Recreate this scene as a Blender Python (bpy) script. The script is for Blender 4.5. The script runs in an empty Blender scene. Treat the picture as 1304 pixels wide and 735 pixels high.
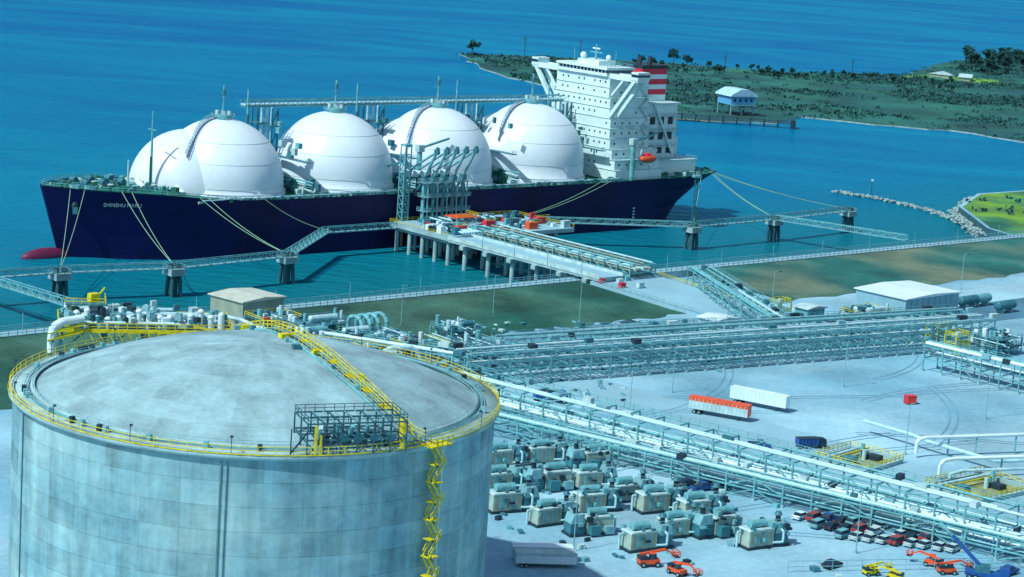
import bpy, math, random
from mathutils import Vector, Matrix
random.seed(7)
sc=bpy.context.scene
COL=sc.collection
# ---------------------------------------------------------------- materials
def M(name,col,rough=.6,metal=0.,var=.15,scale=.4,fine=4.,bump=0.,spec=.4,stretch=None,col2=None,f2=.5):
    m=bpy.data.materials.new(name);m.use_nodes=True
    nt=m.node_tree;N=nt.nodes;L=nt.links;b=N['Principled BSDF']
    b.inputs['Roughness'].default_value=rough;b.inputs['Metallic'].default_value=metal
    b.inputs['Specular IOR Level'].default_value=spec
    tc=N.new('ShaderNodeTexCoord');mp=N.new('ShaderNodeMapping')
    L.new(tc.outputs['Object'],mp.inputs[0])
    if stretch: mp.inputs['Scale'].default_value=stretch
    n1=N.new('ShaderNodeTexNoise');n1.inputs['Scale'].default_value=scale;n1.inputs['Detail'].default_value=5
    n2=N.new('ShaderNodeTexNoise');n2.inputs['Scale'].default_value=fine;n2.inputs['Detail'].default_value=3
    L.new(mp.outputs[0],n1.inputs[0]);L.new(mp.outputs[0],n2.inputs[0])
    ad=N.new('ShaderNodeMath');ad.operation='MULTIPLY_ADD';ad.inputs[1].default_value=.4
    L.new(n2.outputs[0],ad.inputs[0]);L.new(n1.outputs[0],ad.inputs[2])
    rp=N.new('ShaderNodeMapRange');rp.inputs[1].default_value=.45;rp.inputs[2].default_value=.95
    rp.inputs[3].default_value=1-var;rp.inputs[4].default_value=1+var
    L.new(ad.outputs[0],rp.inputs[0])
    vm=N.new('ShaderNodeVectorMath');vm.operation='SCALE'
    if col2:
        n3=N.new('ShaderNodeTexNoise');n3.inputs['Scale'].default_value=scale*f2;n3.inputs['Detail'].default_value=4
        L.new(mp.outputs[0],n3.inputs[0])
        cr=N.new('ShaderNodeMapRange');cr.inputs[1].default_value=.4;cr.inputs[2].default_value=.6
        L.new(n3.outputs[0],cr.inputs[0])
        mx=N.new('ShaderNodeMix');mx.data_type='RGBA'
        mx.inputs[6].default_value=(*col,1);mx.inputs[7].default_value=(*col2,1)
        L.new(cr.outputs[0],mx.inputs[0]);L.new(mx.outputs[2],vm.inputs[0])
    else:
        vm.inputs[0].default_value=col
    L.new(rp.outputs[0],vm.inputs['Scale']);L.new(vm.outputs[0],b.inputs['Base Color'])
    if bump:
        bp=N.new('ShaderNodeBump');bp.inputs['Strength'].default_value=bump;bp.inputs['Distance'].default_value=.3
        L.new(n2.outputs[0],bp.inputs['Height']);L.new(bp.outputs[0],b.inputs['Normal'])
    return m
white=M('white_paint',(.58,.80,.86),.45,var=.12,scale=.15,fine=1.5)
offw=M('offwhite_paint',(.38,.60,.62),.5,var=.28,scale=.4)
navy=M('navy_hull',(.004,.005,.062),.45,var=.4,scale=.05,fine=.6,stretch=(1,1,.25),spec=.25)
boot=M('boot_red',(.12,.015,.06),.5)
red=M('red_paint',(.60,.03,.06),.45,var=.2)
orange=M('orange_paint',(.70,.10,.03),.45,var=.2)
yellow=M('yellow_paint',(.58,.56,.01),.5,var=.35,scale=1)
teal=M('teal_steel',(.03,.17,.22),.5,var=.35,scale=.5)
tealL=M('pale_steel',(.12,.40,.45),.45,var=.35,scale=.5)
galv=M('galvanised',(.19,.46,.52),.4,.15,var=.3,scale=.8)
dgreen=M('green_deck',(.005,.15,.10),.6,var=.4,scale=.2)
dark=M('dark_steel',(.010,.035,.055),.5,var=.4)
black=M('black_rubber',(.010,.015,.02),.8)
glass=M('dark_glass',(.01,.03,.06),.15,spec=.8)
conc=M('concrete',(.25,.44,.47),.8,var=.35,scale=.15,fine=2)
concD=M('wet_concrete',(.02,.11,.14),.8,var=.4,scale=.3)
gravel=M('gravel_yard',(.15,.38,.50),.9,var=.30,scale=.03,fine=.6,bump=.2,col2=(.28,.52,.62),f2=.6)
asph=M('asphalt',(.06,.19,.28),.9,var=.25,scale=.05,fine=1)
asphL=M('pale_road',(.22,.45,.55),.9,var=.15,scale=.05,fine=1)
track=M('wheel_track',(.11,.29,.40),.9,var=.3,scale=.06,fine=1)
grass=M('bank_grass',(.003,.080,.060),.9,var=.55,scale=.05,fine=.8,col2=(.03,.115,.085),f2=.5,bump=.3)
olive=M('olive_grass',(.01,.13,.12),.9,var=.4,scale=.05,fine=.8,col2=(.10,.16,.11),f2=.5)
pipe=M('insulated_pipe',(.40,.69,.76),.35,.1,var=.25,scale=.6)
rope=M('rope',(.22,.45,.30),.8)
bluep=M('blue_paint',(.01,.08,.30),.4)
beige=M('beige_wall',(.22,.30,.24),.7,var=.2)
tan=M('tan_paint',(.32,.47,.42),.55,var=.3,scale=.5)
lime=M('bright_grass',(.12,.30,.03),.9,var=.5,scale=.04,fine=.4,col2=(.01,.15,.10),f2=.8)
scrub=M('scrub_ground',(.003,.075,.080),.9,var=.5,scale=.02,fine=.3,col2=(.012,.13,.10),f2=.6)
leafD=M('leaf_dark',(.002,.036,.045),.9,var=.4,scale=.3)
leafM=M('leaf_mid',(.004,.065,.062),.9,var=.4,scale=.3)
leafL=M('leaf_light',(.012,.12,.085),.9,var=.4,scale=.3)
bark=M('bark',(.02,.05,.06),.9)
rock=M('rock',(.20,.33,.34),.9,var=.5,scale=.8)
sand=M('sand',(.26,.38,.38),.9,var=.3)
pink=M('walkway_pinkish',(.46,.42,.56),.6,var=.3,scale=1)
# ---------------------------------------------------------------- mesh builder
class MB:
    def __init__(s): s.v=[];s.f=[];s.m=[];s.s=[];s.mats=[]
    def mi(s,m):
        if m not in s.mats: s.mats.append(m)
        return s.mats.index(m)
    def add(s,vs,fs,m,sm=False):
        o=len(s.v);s.v+=[tuple(v) for v in vs];i=s.mi(m)
        for f in fs: s.f.append([o+k for k in f]);s.m.append(i);s.s.append(sm)
    def bx(s,x0,x1,y0,y1,z0,z1,m):
        s.add([(x0,y0,z0),(x1,y0,z0),(x1,y1,z0),(x0,y1,z0),(x0,y0,z1),(x1,y0,z1),(x1,y1,z1),(x0,y1,z1)],
              [(3,2,1,0),(4,5,6,7),(0,1,5,4),(1,2,6,5),(2,3,7,6),(3,0,4,7)],m)
    def box(s,c,d,m,rz=0):
        ca,sa=math.cos(rz),math.sin(rz);vs=[]
        for z in(-.5,.5):
            for x,y in((-.5,-.5),(.5,-.5),(.5,.5),(-.5,.5)):
                X=x*d[0];Y=y*d[1];vs.append((c[0]+X*ca-Y*sa,c[1]+X*sa+Y*ca,c[2]+z*d[2]))
        s.add(vs,[(3,2,1,0),(4,5,6,7),(0,1,5,4),(1,2,6,5),(2,3,7,6),(3,0,4,7)],m)
    def cyl(s,p,q,r,m,seg=8,r2=None,sm=True,caps=True):
        p=Vector(p);q=Vector(q);d=q-p
        if d.length<1e-6:return
        d.normalize();u=Vector((0,0,1)) if abs(d.z)<.9 else Vector((1,0,0))
        a=d.cross(u).normalized();b=d.cross(a);r2=r if r2 is None else r2
        off=math.pi/4 if seg==4 else 0
        vs=[p+(a*math.cos(t)+b*math.sin(t))*r for t in [off+2*math.pi*i/seg for i in range(seg)]]
        vs+=[q+(a*math.cos(t)+b*math.sin(t))*r2 for t in [off+2*math.pi*i/seg for i in range(seg)]]
        fs=[(i,i+seg,(i+1)%seg+seg,(i+1)%seg) for i in range(seg)]
        s.add(vs,fs,m,sm and seg>4)
        if caps: s.add(vs,[tuple(range(seg)),tuple(range(2*seg-1,seg-1,-1))],m)
    def bm(s,p,q,w,m): s.cyl(p,q,w*.707,m,seg=4,sm=False)
    def path(s,pts,r,m,seg=8):
        for a,b in zip(pts[:-1],pts[1:]): s.cyl(a,b,r,m,seg)
    def rev(s,prof,c,m,seg=64,sm=True):
        n=len(prof);vs=[]
        for i in range(seg):
            t=2*math.pi*i/seg
            for r,z in prof: vs.append((c[0]+r*math.cos(t),c[1]+r*math.sin(t),z))
        fs=[]
        for i in range(seg):
            j=(i+1)%seg
            for k in range(n-1): fs.append((i*n+k,j*n+k,j*n+k+1,i*n+k+1))
        s.add(vs,fs,m,sm)
    def ell(s,c,r,m,seg=16,rg=8):
        vs=[];fs=[]
        for k in range(rg+1):
            ph=math.pi*k/rg
            for i in range(seg):
                t=2*math.pi*i/seg
                vs.append((c[0]+r[0]*math.sin(ph)*math.cos(t),c[1]+r[1]*math.sin(ph)*math.sin(t),c[2]+r[2]*math.cos(ph)))
        for k in range(rg):
            for i in range(seg): fs.append((k*seg+i,(k+1)*seg+i,(k+1)*seg+(i+1)%seg,k*seg+(i+1)%seg))
        s.add(vs,fs,m,True)
    def prism(s,poly,z0,z1,m,mt=None):
        n=len(poly)
        vs=[(x,y,z0) for x,y in poly]+[(x,y,z1) for x,y in poly]
        s.add(vs,[(i,(i+1)%n,(i+1)%n+n,i+n) for i in range(n)],m)
        s.add([(x,y,z1) for x,y in poly],[tuple(range(n))],mt or m)
    def sideprism(s,prof,y0,y1,m):
        n=len(prof)
        vs=[(x,y0,z) for x,z in prof]+[(x,y1,z) for x,z in prof]
        s.add(vs,[(i,(i+1)%n,(i+1)%n+n,i+n) for i in range(n)]+[tuple(range(n-1,-1,-1)),tuple(range(n,2*n))],m)
    def rail(s,pts,m,h=1.1,step=2.5,w=.09,closed=False):
        P=[Vector(p) for p in pts]
        if closed:P.append(P[0])
        for a,b in zip(P[:-1],P[1:]):
            for hh in(h,h*.5): s.bm(a+Vector((0,0,hh)),b+Vector((0,0,hh)),w,m)
            n=max(1,int((b-a).length/step))
            for i in range(n):
                q=a+(b-a)*i/n; s.bm(q,q+Vector((0,0,h)),w,m)
    def obj(s,name,loc=(0,0,0),rz=0,parent=None):
        me=bpy.data.meshes.new(name);me.from_pydata(s.v,[],s.f)
        for m in s.mats: me.materials.append(m)
        me.polygons.foreach_set('material_index',s.m);me.polygons.foreach_set('use_smooth',s.s)
        me.update();o=bpy.data.objects.new(name,me);COL.objects.link(o)
        o.location=loc;o.rotation_euler=(0,0,rz)
        if parent:o.parent=parent
        return o
def inst(o,name,loc,rz=0,sc_=1):
    c=bpy.data.objects.new(name,o.data);COL.objects.link(c);c.location=loc;c.rotation_euler=(0,0,rz);c.scale=(sc_,)*3;return c
R_=math.radians
# ---------------------------------------------------------------- camera
f=2700;H=127;p=R_(10.7);a=R_(4)
r0=Vector((1,0,0));u0=Vector((0,math.sin(p),math.cos(p)));fw=Vector((0,math.cos(p),-math.sin(p)))
Rv=r0*math.cos(a)+u0*math.sin(a);U=u0*math.cos(a)-r0*math.sin(a)
cam=bpy.data.cameras.new('camera');co=bpy.data.objects.new('camera',cam);COL.objects.link(co)
mt=Matrix((Rv,U,-fw)).transposed().to_4x4();mt.translation=(0,0,H);co.matrix_world=mt
cam.sensor_width=36;cam.lens=36*f/1304;cam.clip_start=1;cam.clip_end=60000;sc.camera=co
# ---------------------------------------------------------------- light
w=bpy.data.worlds.new('World');sc.world=w;w.use_nodes=True
nt=w.node_tree;bg=nt.nodes['Background'];sk=nt.nodes.new('ShaderNodeTexSky');sk.sky_type='NISHITA';sk.sun_disc=False
sd=Vector((-.50,-.42,.80)).normalized()
sk.sun_elevation=math.asin(sd.z);sk.sun_rotation=math.atan2(sd.x,sd.y)
nt.links.new(sk.outputs[0],bg.inputs[0]);bg.inputs[1].default_value=.12
sl=bpy.data.lights.new('sun','SUN');sl.energy=4.1;sl.angle=R_(.5);sl.color=(1,.98,.93)
so=bpy.data.objects.new('sun',sl);COL.objects.link(so);so.rotation_euler=(-sd).to_track_quat('-Z','Y').to_euler()
sc.view_settings.view_transform='Standard';sc.view_settings.look='None';sc.view_settings.exposure=0
# ---------------------------------------------------------------- water
wm=bpy.data.materials.new('sea_water');wm.use_nodes=True;nt=wm.node_tree;N=nt.nodes;L=nt.links;N.remove(N['Principled BSDF'])
def mth(op,a_,b_=None,c_=None):
    n=N.new('ShaderNodeMath');n.operation=op
    for i,x in enumerate((a_,b_,c_)):
        if x is None: continue
        if isinstance(x,(int,float)): n.inputs[i].default_value=x
        else: L.new(x,n.inputs[i])
    return n.outputs[0]
def mixc(fac,c1,c2):
    m=N.new('ShaderNodeMix');m.data_type='RGBA'
    L.new(fac,m.inputs[0])
    for i,c in((6,c1),(7,c2)):
        if isinstance(c,tuple): m.inputs[i].default_value=(*c,1)
        else: L.new(c,m.inputs[i])
    return m.outputs[2]
def mrange(v,a0,a1,b0=0,b1=1):
    m=N.new('ShaderNodeMapRange');m.inputs[1].default_value=a0;m.inputs[2].default_value=a1;m.inputs[3].default_value=b0;m.inputs[4].default_value=b1;L.new(v,m.inputs[0]);return m.outputs[0]
g=N.new('ShaderNodeNewGeometry');mp=N.new('ShaderNodeMapping');mp.inputs['Scale'].default_value=(.0022,.006,1);mp.inputs['Rotation'].default_value=(0,0,.25)
L.new(g.outputs['Position'],mp.inputs[0])
n=N.new('ShaderNodeTexNoise');n.inputs['Scale'].default_value=1.4;n.inputs['Detail'].default_value=8;n.inputs['Distortion'].default_value=1.4;n.inputs['Roughness'].default_value=.6;L.new(mp.outputs[0],n.inputs[0])
base=mixc(mrange(n.outputs[0],.36,.66),(.0,.100,.285),(.0,.20,.345))
sp=N.new('ShaderNodeSeparateXYZ');L.new(g.outputs['Position'],sp.inputs[0])
base=mixc(mrange(sp.outputs[1],1500,700,0,.6),base,(.0,.185,.28))
sh=mth('ADD',mth('MULTIPLY',sp.outputs[0],-.674),mth('MULTIPLY',sp.outputs[1],.739))
base=mixc(mrange(sh,640,478,0,.85),base,(.006,.145,.155))
mp2=N.new('ShaderNodeMapping');mp2.inputs['Scale'].default_value=(.10,.22,1);mp2.inputs['Rotation'].default_value=(0,0,.3);L.new(g.outputs['Position'],mp2.inputs[0])
n2=N.new('ShaderNodeTexNoise');n2.inputs['Scale'].default_value=1;n2.inputs['Detail'].default_value=6;L.new(mp2.outputs[0],n2.inputs[0])
bp=N.new('ShaderNodeBump');bp.inputs['Strength'].default_value=.8;bp.inputs['Distance'].default_value=2.2;L.new(n2.outputs[0],bp.inputs['Height'])
df=N.new('ShaderNodeBsdfDiffuse');L.new(base,df.inputs[0]);L.new(bp.outputs[0],df.inputs['Normal'])
gl=N.new('ShaderNodeBsdfGlossy');gl.inputs['Color'].default_value=(.22,.72,1,1);gl.inputs['Roughness'].default_value=.22;L.new(bp.outputs[0],gl.inputs['Normal'])
fr=N.new('ShaderNodeFresnel');fr.inputs[0].default_value=1.33;L.new(bp.outputs[0],fr.inputs['Normal'])
ms=N.new('ShaderNodeMixShader');L.new(mth('MULTIPLY',fr.outputs[0],.42),ms.inputs[0]);L.new(df.outputs[0],ms.inputs[1]);L.new(gl.outputs[0],ms.inputs[2])
L.new(ms.outputs[0],N['Material Output'].inputs[0])
mb=MB();mb.add([(-20000,-3000,0),(20000,-3000,0),(20000,40000,0),(-20000,40000,0)],[(0,1,2,3)],wm);mb.obj('water')
# ---------------------------------------------------------------- ground
mb=MB();mb.prism([(-900,-177),(-129,525),(199,824),(190,850),(190,909),(208,957),(240,985),(500,1100),(3000,1300),(3000,-900),(-900,-900)],-3,5,concD,gravel);mb.obj('ground')
SH=(-129,525);SA=math.atan2(299,328)
def strip(name,x0,x1,y0,y1,z,m,n=40,zf=None):
    mb=MB()
    xs=[x0+(x1-x0)*i/n for i in range(n+1)]
    ys=[y0+(y1-y0)*j/8 for j in range(9)]
    vs=[(x,y+( random.uniform(-2.5,2.5) if j==8 else 0),(zf(x,y) if zf else z)) for x in xs for j,y in enumerate(ys)]
    fs=[(i*9+j,(i+1)*9+j,(i+1)*9+j+1,i*9+j+1) for i in range(n) for j in range(8)]
    mb.add(vs,fs,m,True);return mb.obj(name,(*SH,0),SA)
bz=lambda x,y: 5.05+ max(0,min(1,(46+y)/36))*2.1
strip('grass_bank',78,208,-5.5,-48,0,grass,zf=bz)
strip('grass_bank',248,700,-5.5,-48,0,olive,60,zf=bz)
strip('grass_bank',-300,40,-5.5,-60,0,grass,zf=bz)
mb=MB()
mb.bx(-700,900,-5,1,4.5,7.3,conc)
mb.bx(-700,900,-4.3,.3,7.3,7.34,asphL)
for y in(-4.8,.8): mb.rail([(x,y,7.3) for x in range(-200,700,50)],galv,1.3,2.5,.14)
for i in range(-20,70): mb.bx(i*10,i*10+.8,1,1.6,-2,6.8,concD)
for x in range(-100,500,26):
    mb.cyl((x,-4.6,7),(x,-4.6,13),.09,galv,5)
mb.obj('shore_road',(*SH,0),SA)
mb=MB()
mb.prism([(-60,500),(20,565),(62,598),(150,675),(400,905),(415,890),(160,655),(70,585),(28,550),(-50,487)],5.0,5.02,asph);mb.obj('yard_road')
mb=MB();mb.prism([(-5,525),(12,540),(150,420),(260,300),(245,290)],5.0,5.03,asphL);mb.obj('yard_road')
# low blast berms / patched ground between bank and racks
mb=MB();mb.prism([(-20,560),(20,596),(46,612),(60,600),(30,572),(-8,545)],5.0,5.024,track);mb.obj('pavement')
mb=MB()
rt=random.Random(4)
for k in range(22):
    x,y=rt.uniform(0,110),rt.uniform(380,560);h=rt.uniform(-.2,1.2);cv=rt.uniform(-.05,.05);P=[]
    for i in range(22):
        P.append((x,y,h));x+=math.cos(h)*3.2;y+=math.sin(h)*3.2;h+=cv
    for off in(-1,1):
        for (xa,ya,ha),(xb,yb,hb) in zip(P[:-1],P[1:]):
            def q(x,y,h,o): return (x-math.sin(h)*o,y+math.cos(h)*o,5.034+k*.0006)
            mb.add([q(xa,ya,ha,off-.25),q(xb,yb,hb,off-.25),q(xb,yb,hb,off+.25),q(xa,ya,ha,off+.25)],[(0,1,2,3)],track)
mb.obj('wheel_tracks')
mb=MB();mb.prism([(201,826),(191.5,850),(191.5,908),(209,955),(240.5,983),(420,1060),(600,1000),(600,860),(300,880)],5.0,5.04,lime);mb.obj('grass_field')
mb=MB()
pts=[(145,963),(158,953),(171,938),(182,918),(188,890),(188,850)]
pts2=[(188,850),(188,909),(206,960),(238,989),(330,1030)]
for P_ in(pts,pts2):
  for (x0,y0),(x1,y1) in zip(P_[:-1],P_[1:]):
    n=int(math.hypot(x1-x0,y1-y0)*2.4)
    for i in range(n):
        t=i/n;r=random.uniform(.4,1.1)
        mb.ell((x0+(x1-x0)*t+random.gauss(0,1.2),y0+(y1-y0)*t+random.gauss(0,1.2),(.2+random.random()*.8)+(1.5 if P_ is pts2 else 0)),(r,r*random.uniform(.7,1.2),r*.8),rock,6,4)
mb.obj('rock_breakwater')
# ---------------------------------------------------------------- ship
ship=bpy.data.objects.new('gas_carrier_ship',None);COL.objects.link(ship);ship.location=(-152,668,0);ship.rotation_euler=(0,0,R_(42))
mb=MB()
ST=[(0,.2,.8,23.6,7),(5,2.5,6.5,23.5,6),(12,6,12,23.2,5),(22,12,17,22.8,3.5),(34,17,21,22,2),(48,21,23.3,20.6,1),(62,23.6,24,19.6,0),(80,24,24,19.2,0),(150,24,24,19,0),(230,24,24,19,0),(250,22.5,24,19,0),(265,18,23.5,19,0),(277,12,22,19.2,-3),(288,6,19.5,19.5,-8),(297,1,16,19.8,-14)]
LV=[(-3,None),(0,None),(1.2,None),(0,.35),(0,.7),(0,1)]
rows=[]
for s_,w0,w1,zd,rk in ST:
    r=[]
    for k,(za,fr_) in enumerate(LV):
        z=za if fr_ is None else zd*fr_
        t=max(0,z/zd);hb=w0+(w1-w0)*(t**1.5);
        if z<0:hb=w0*.9
        x=s_+rk*(1-t)
        r.append((x,hb,z))
    rows.append(r)
nl=len(LV)
for sgn in(-1,1):
    vs=[(x,sgn*hb,z) for r in rows for x,hb,z in r]
    for k in range(nl-1):
        fs=[(i*nl+k,(i+1)*nl+k,(i+1)*nl+k+1,i*nl+k+1) for i in range(len(rows)-1)]
        mb.add(vs,fs,boot if k<1 else navy,True)
for idx in(0,len(rows)-1):
    r=rows[idx]
    for k in range(nl-1):
        mb.add([(r[k][0],-r[k][1],r[k][2]),(r[k][0],r[k][1],r[k][2]),(r[k+1][0],r[k+1][1],r[k+1][2]),(r[k+1][0],-r[k+1][1],r[k+1][2])],[(0,1,2,3)],navy)
for i in range(len(rows)-1):
    A=rows[i][-1];B=rows[i+1][-1]
    mb.add([(A[0],-A[1],A[2]-.3),(A[0],A[1],A[2]-.3),(B[0],B[1],B[2]-.3),(B[0],-B[1],B[2]-.3)],[(0,1,2,3)],dgreen)
    for sg in(-1,1): mb.rail([(A[0],sg*(A[1]-.15),A[2]-.2),(B[0],sg*(B[1]-.15),B[2]-.2)],tealL,1.4,3,.14)
mb.ell((3,0,.2),(9.5,2.6,3.0),boot,16,10)
for k in range(7): mb.box((150,-24.03,2.2+k*1.2),(1.0,.1,.45),white)
for k in range(6): mb.box((244,-23.4,2.2+k*1.2),(1.0,.1,.45),white)
mb.ell((8.4,-7.2,17.5),(1.3,.9,1.5),dark,10,6);mb.box((8.0,-7.9,16.2),(1.6,.6,2.2),teal,-.6)
mb.obj('hull',parent=ship)
cu=bpy.data.curves.new('ship_name','FONT');cu.body='SHINSHU MARU';cu.size=1.7;cu.extrude=.05;cu.materials.append(offw)
o=bpy.data.objects.new('ship_name',cu);COL.objects.link(o);o.parent=ship;o.location=(15,-13.3,18.0);o.rotation_euler=(R_(106),0,R_(-25))
domem=M('tank_cover_white',(.60,.78,.86),.4,var=.09,scale=.06,fine=.5)
SX=[68,115,161.5,208]
CZ=[22.3,23.8,24.8,25.6]
BUMP=[(10.5,4.2,19.6,20.0),None,(7,3,19.8,22.5),(5,3,20,24)]
R=21.4
for s_,cz,bpz in zip(SX,CZ,BUMP):
    mb=MB()
    prof=[(R+.8,18.6),(R+.8,20.6),(R+.1,20.9),(R,cz)]+[(R*math.cos(t),cz+R*math.sin(t)) for t in [math.pi/2*i/20 for i in range(1,21)]]
    mb.rev(prof,(s_,0),domem,72)
    if bpz:
        d,dy,r,z=bpz
        prof=[(r,18.6),(r,z)]+[(r*math.cos(t),z+r*math.sin(t)) for t in [math.pi/2*i/16 for i in range(1,17)]]
        mb.rev(prof,(s_-d,dy),domem,64)
    for zz,rr in((20.7,R+.95),(cz,R+.08),(cz+8,math.sqrt(R*R-64)+.03),(cz+14.5,math.sqrt(R*R-14.5**2)+.03)):
        mb.rev([(rr,zz-.08),(rr+.05,zz),(rr-.02,zz+.08)],(s_,0),tealL if zz<cz-1 else offw,72)
    mb.obj('cargo_tank',parent=ship)
    mb=MB();top=cz+R
    mb.cyl((s_,0,top-.8),(s_,0,top+1.2),3.0,tealL,16);mb.rail([(s_+4*math.cos(t),4*math.sin(t),top+.2) for t in [math.pi*i/5 for i in range(10)]],galv,1.3,2.5,.14,True)
    mb.cyl((s_,0,top+1.2),(s_,0,top+11),.35,tealL,8);mb.cyl((s_,0,top+8),(s_,0,top+9.6),.75,teal,8);mb.bm((s_-1.5,0,top+7),(s_+1.5,0,top+7),.25,tealL)
    mb.cyl((s_+14,6,44),(s_+14,6,top+9),.3,tealL,6);mb.cyl((s_+14,6,36),(s_+14,6,44),.6,teal,6)
    for k in range(6):
        t=2*math.pi*k/6;mb.box((s_+2.3*math.cos(t),2.3*math.sin(t),top+1.9),(.9,.9,1.4),offw,t)
    if bpz:
        d,dy,r,zc=bpz
        dv=Vector((-d,dy,0)).normalized();pv_=Vector((-dv.y,dv.x,0))
        def surf(u,v): # height of the combined cover at offset u along dv and v across
            best=cz if u*u+v*v<R*R else 18.6
            if u*u+v*v<R*R: best=cz+math.sqrt(R*R-u*u-v*v)
            du=u-math.hypot(d,dy)
            if du*du+v*v<r*r: best=max(best,zc+math.sqrt(r*r-du*du-v*v))
            return best
        C0=Vector((s_,0,0));prev=None
        for i in range(22):
            # curved catwalk that swings towards the near side as it descends
            u=2+i*.62;v=(i/21)**1.5*15
            c=C0+dv*u+pv_*v
            z=surf(u,v)+.5
            row=[c-pv_*1.1+Vector((0,0,z)),c+pv_*1.1+Vector((0,0,z))]
            if prev:
                mb.add([prev[0],prev[1],row[1],row[0]],[(0,1,2,3)],pink)
                for k in(0,1):
                    mb.bm(prev[k]+Vector((0,0,1.1)),row[k]+Vector((0,0,1.1)),.16,galv);mb.bm(row[k]-Vector((0,0,.6)),row[k]+Vector((0,0,1.1)),.14,galv)
            prev=row
    mb.obj('tank_top_gear',parent=ship)
mb=MB()
x0,x1=82,232;yy=9;zt=46.3
for y in(yy-1.6,yy+1.6):
    for z in(zt,zt+2.2): mb.bm((x0,y,z),(x1,y,z),.3,tealL)
x=x0
while x<x1:
    for y in(yy-1.6,yy+1.6):
        mb.bm((x,y,zt),(x,y,zt+2.2),.2,tealL);mb.bm((x,y,zt),(x+4,y,zt+2.2),.18,tealL)
    x+=4
mb.bx(x0,x1,yy-1.5,yy+1.5,zt-.1,zt,tealL)
for y in(-1,0,1): mb.cyl((x0,yy+y,zt+.7),(x1,yy+y,zt+.7),.4,pipe,6)
for xs in(91.5,138,185,230.5):
    for dx in(-1.2,1.2):
        for y in(3,15): mb.bm((xs+dx,y,19),(xs+dx,y,zt),.5,teal)
        for z in(26,33,40): mb.bm((xs+dx,3,z),(xs+dx,15,z),.35,teal);mb.bm((xs-1.2,3,z),(xs+1.2,3,z+6),.25,teal)
    for y in(5,8,11): mb.cyl((xs,y,19),(xs,y,zt),.45,pipe,6)
    mb.bx(xs-2,xs+2,2,16,40,40.4,teal);mb.rail([(xs-2,2,40.4),(xs+2,2,40.4),(xs+2,16,40.4)],galv,1.2,2,.12)
    mb.bx(xs-1.2,xs+1.2,-18,2,30,30.3,teal);mb.rail([(xs-1.2,-18,30.3),(xs+1.2,-18,30.3)],galv,1.2,2,.12)
    for k in range(12): mb.box((xs+random.uniform(-.8,.8),random.uniform(-15,14),random.uniform(31,42)),(random.uniform(.8,1.6),random.uniform(.8,2.5),random.uniform(.8,2.5)),random.choice([teal,tealL,offw,dgreen]))
mb.obj('flying_passage',parent=ship)
mb=MB()
random.seed(3)
for i in range(190):
    s_=random.uniform(5,40);hb=max(1,(s_/34)**.6*19-2);hb=min(hb,22);y=random.uniform(-hb,hb);d=random.uniform(.6,2.4)
    zz=23.2-.03*s_
    mb.box((s_,y,zz+d*.3),(d,random.uniform(.5,2.4),d*.8),random.choice([dgreen,teal,dgreen,offw,tealL]),random.random())
for sg in(-1,1):
    for x in(14,20,27):
        mb.cyl((x,sg*4-1.5,24.3),(x,sg*4+1.5,24.3),1.0,teal,10)
for i in range(300):
    s_=random.uniform(44,238);y=random.choice([-1,1])*random.uniform(21,23.4)
    if any(abs(s_-q)<17 for q in SX): y=math.copysign(random.uniform(22.6,23.6),y)
    d=random.uniform(.5,1.6);mb.box((s_,y,19+d*.5),(d,d*.7,d),random.choice([dgreen,teal,tealL,offw]))
for y in(-22.9,-23.4,22.9): mb.cyl((46,y,20),(235,y,20),.25,pipe,6)
for xs in(91.5,138,185):
    for k in range(46):
        y=random.uniform(-22,20);ww=1.2+abs(y)*.22
        mb.box((xs+random.uniform(-ww,ww),y,19+random.uniform(.5,4)),(random.uniform(.8,2),random.uniform(.8,2.5),random.uniform(.8,4)),random.choice([teal,tealL,offw,dgreen]))
    for k in range(5):
        x=xs+random.uniform(-1,1);mb.cyl((x,-21,20+k*.9),(x,15,20+k*.9),.3,random.choice([pipe,tealL]),6)
mb.bx(128,150,-23.2,-20.5,24,24.5,teal)
for x in range(130,150,3):
    mb.cyl((x,-24,26),(x,-20,26),.6,pipe,8);mb.cyl((x,-24.4,26),(x,-23.8,26),.95,white,10);mb.bm((x,-22,19),(x,-22,24),.4,teal)
mb.rail([(128,-23,24.5),(150,-23,24.5)],galv,1.2,2,.12)
for xs,yc in((139,-19),(242,-22.4)):
    mb.cyl((xs,yc,19),(xs,yc,33),1.0,tealL,10);mb.box((xs,yc,34),(2.6,2.4,2.4),offw);mb.bm((xs,yc,34),(xs+14,yc+1,37),.7,tealL)
mb.cyl((38,-4,22),(38,-4,47),.55,tealL,8,.25);mb.bm((38,-6.5,41),(38,-1.5,41),.3,tealL);mb.cyl((30,-3,22),(30,-3,31),.3,offw,8);mb.cyl((34,-10,22),(34,-10,33),.35,dgreen,8)
mb.cyl((31,-11,23),(31,-7,25),1.1,white,10);mb.cyl((43,-16,21),(43,-12,23),1.2,white,10)
mb.obj('deck_gear',parent=ship)
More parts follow.
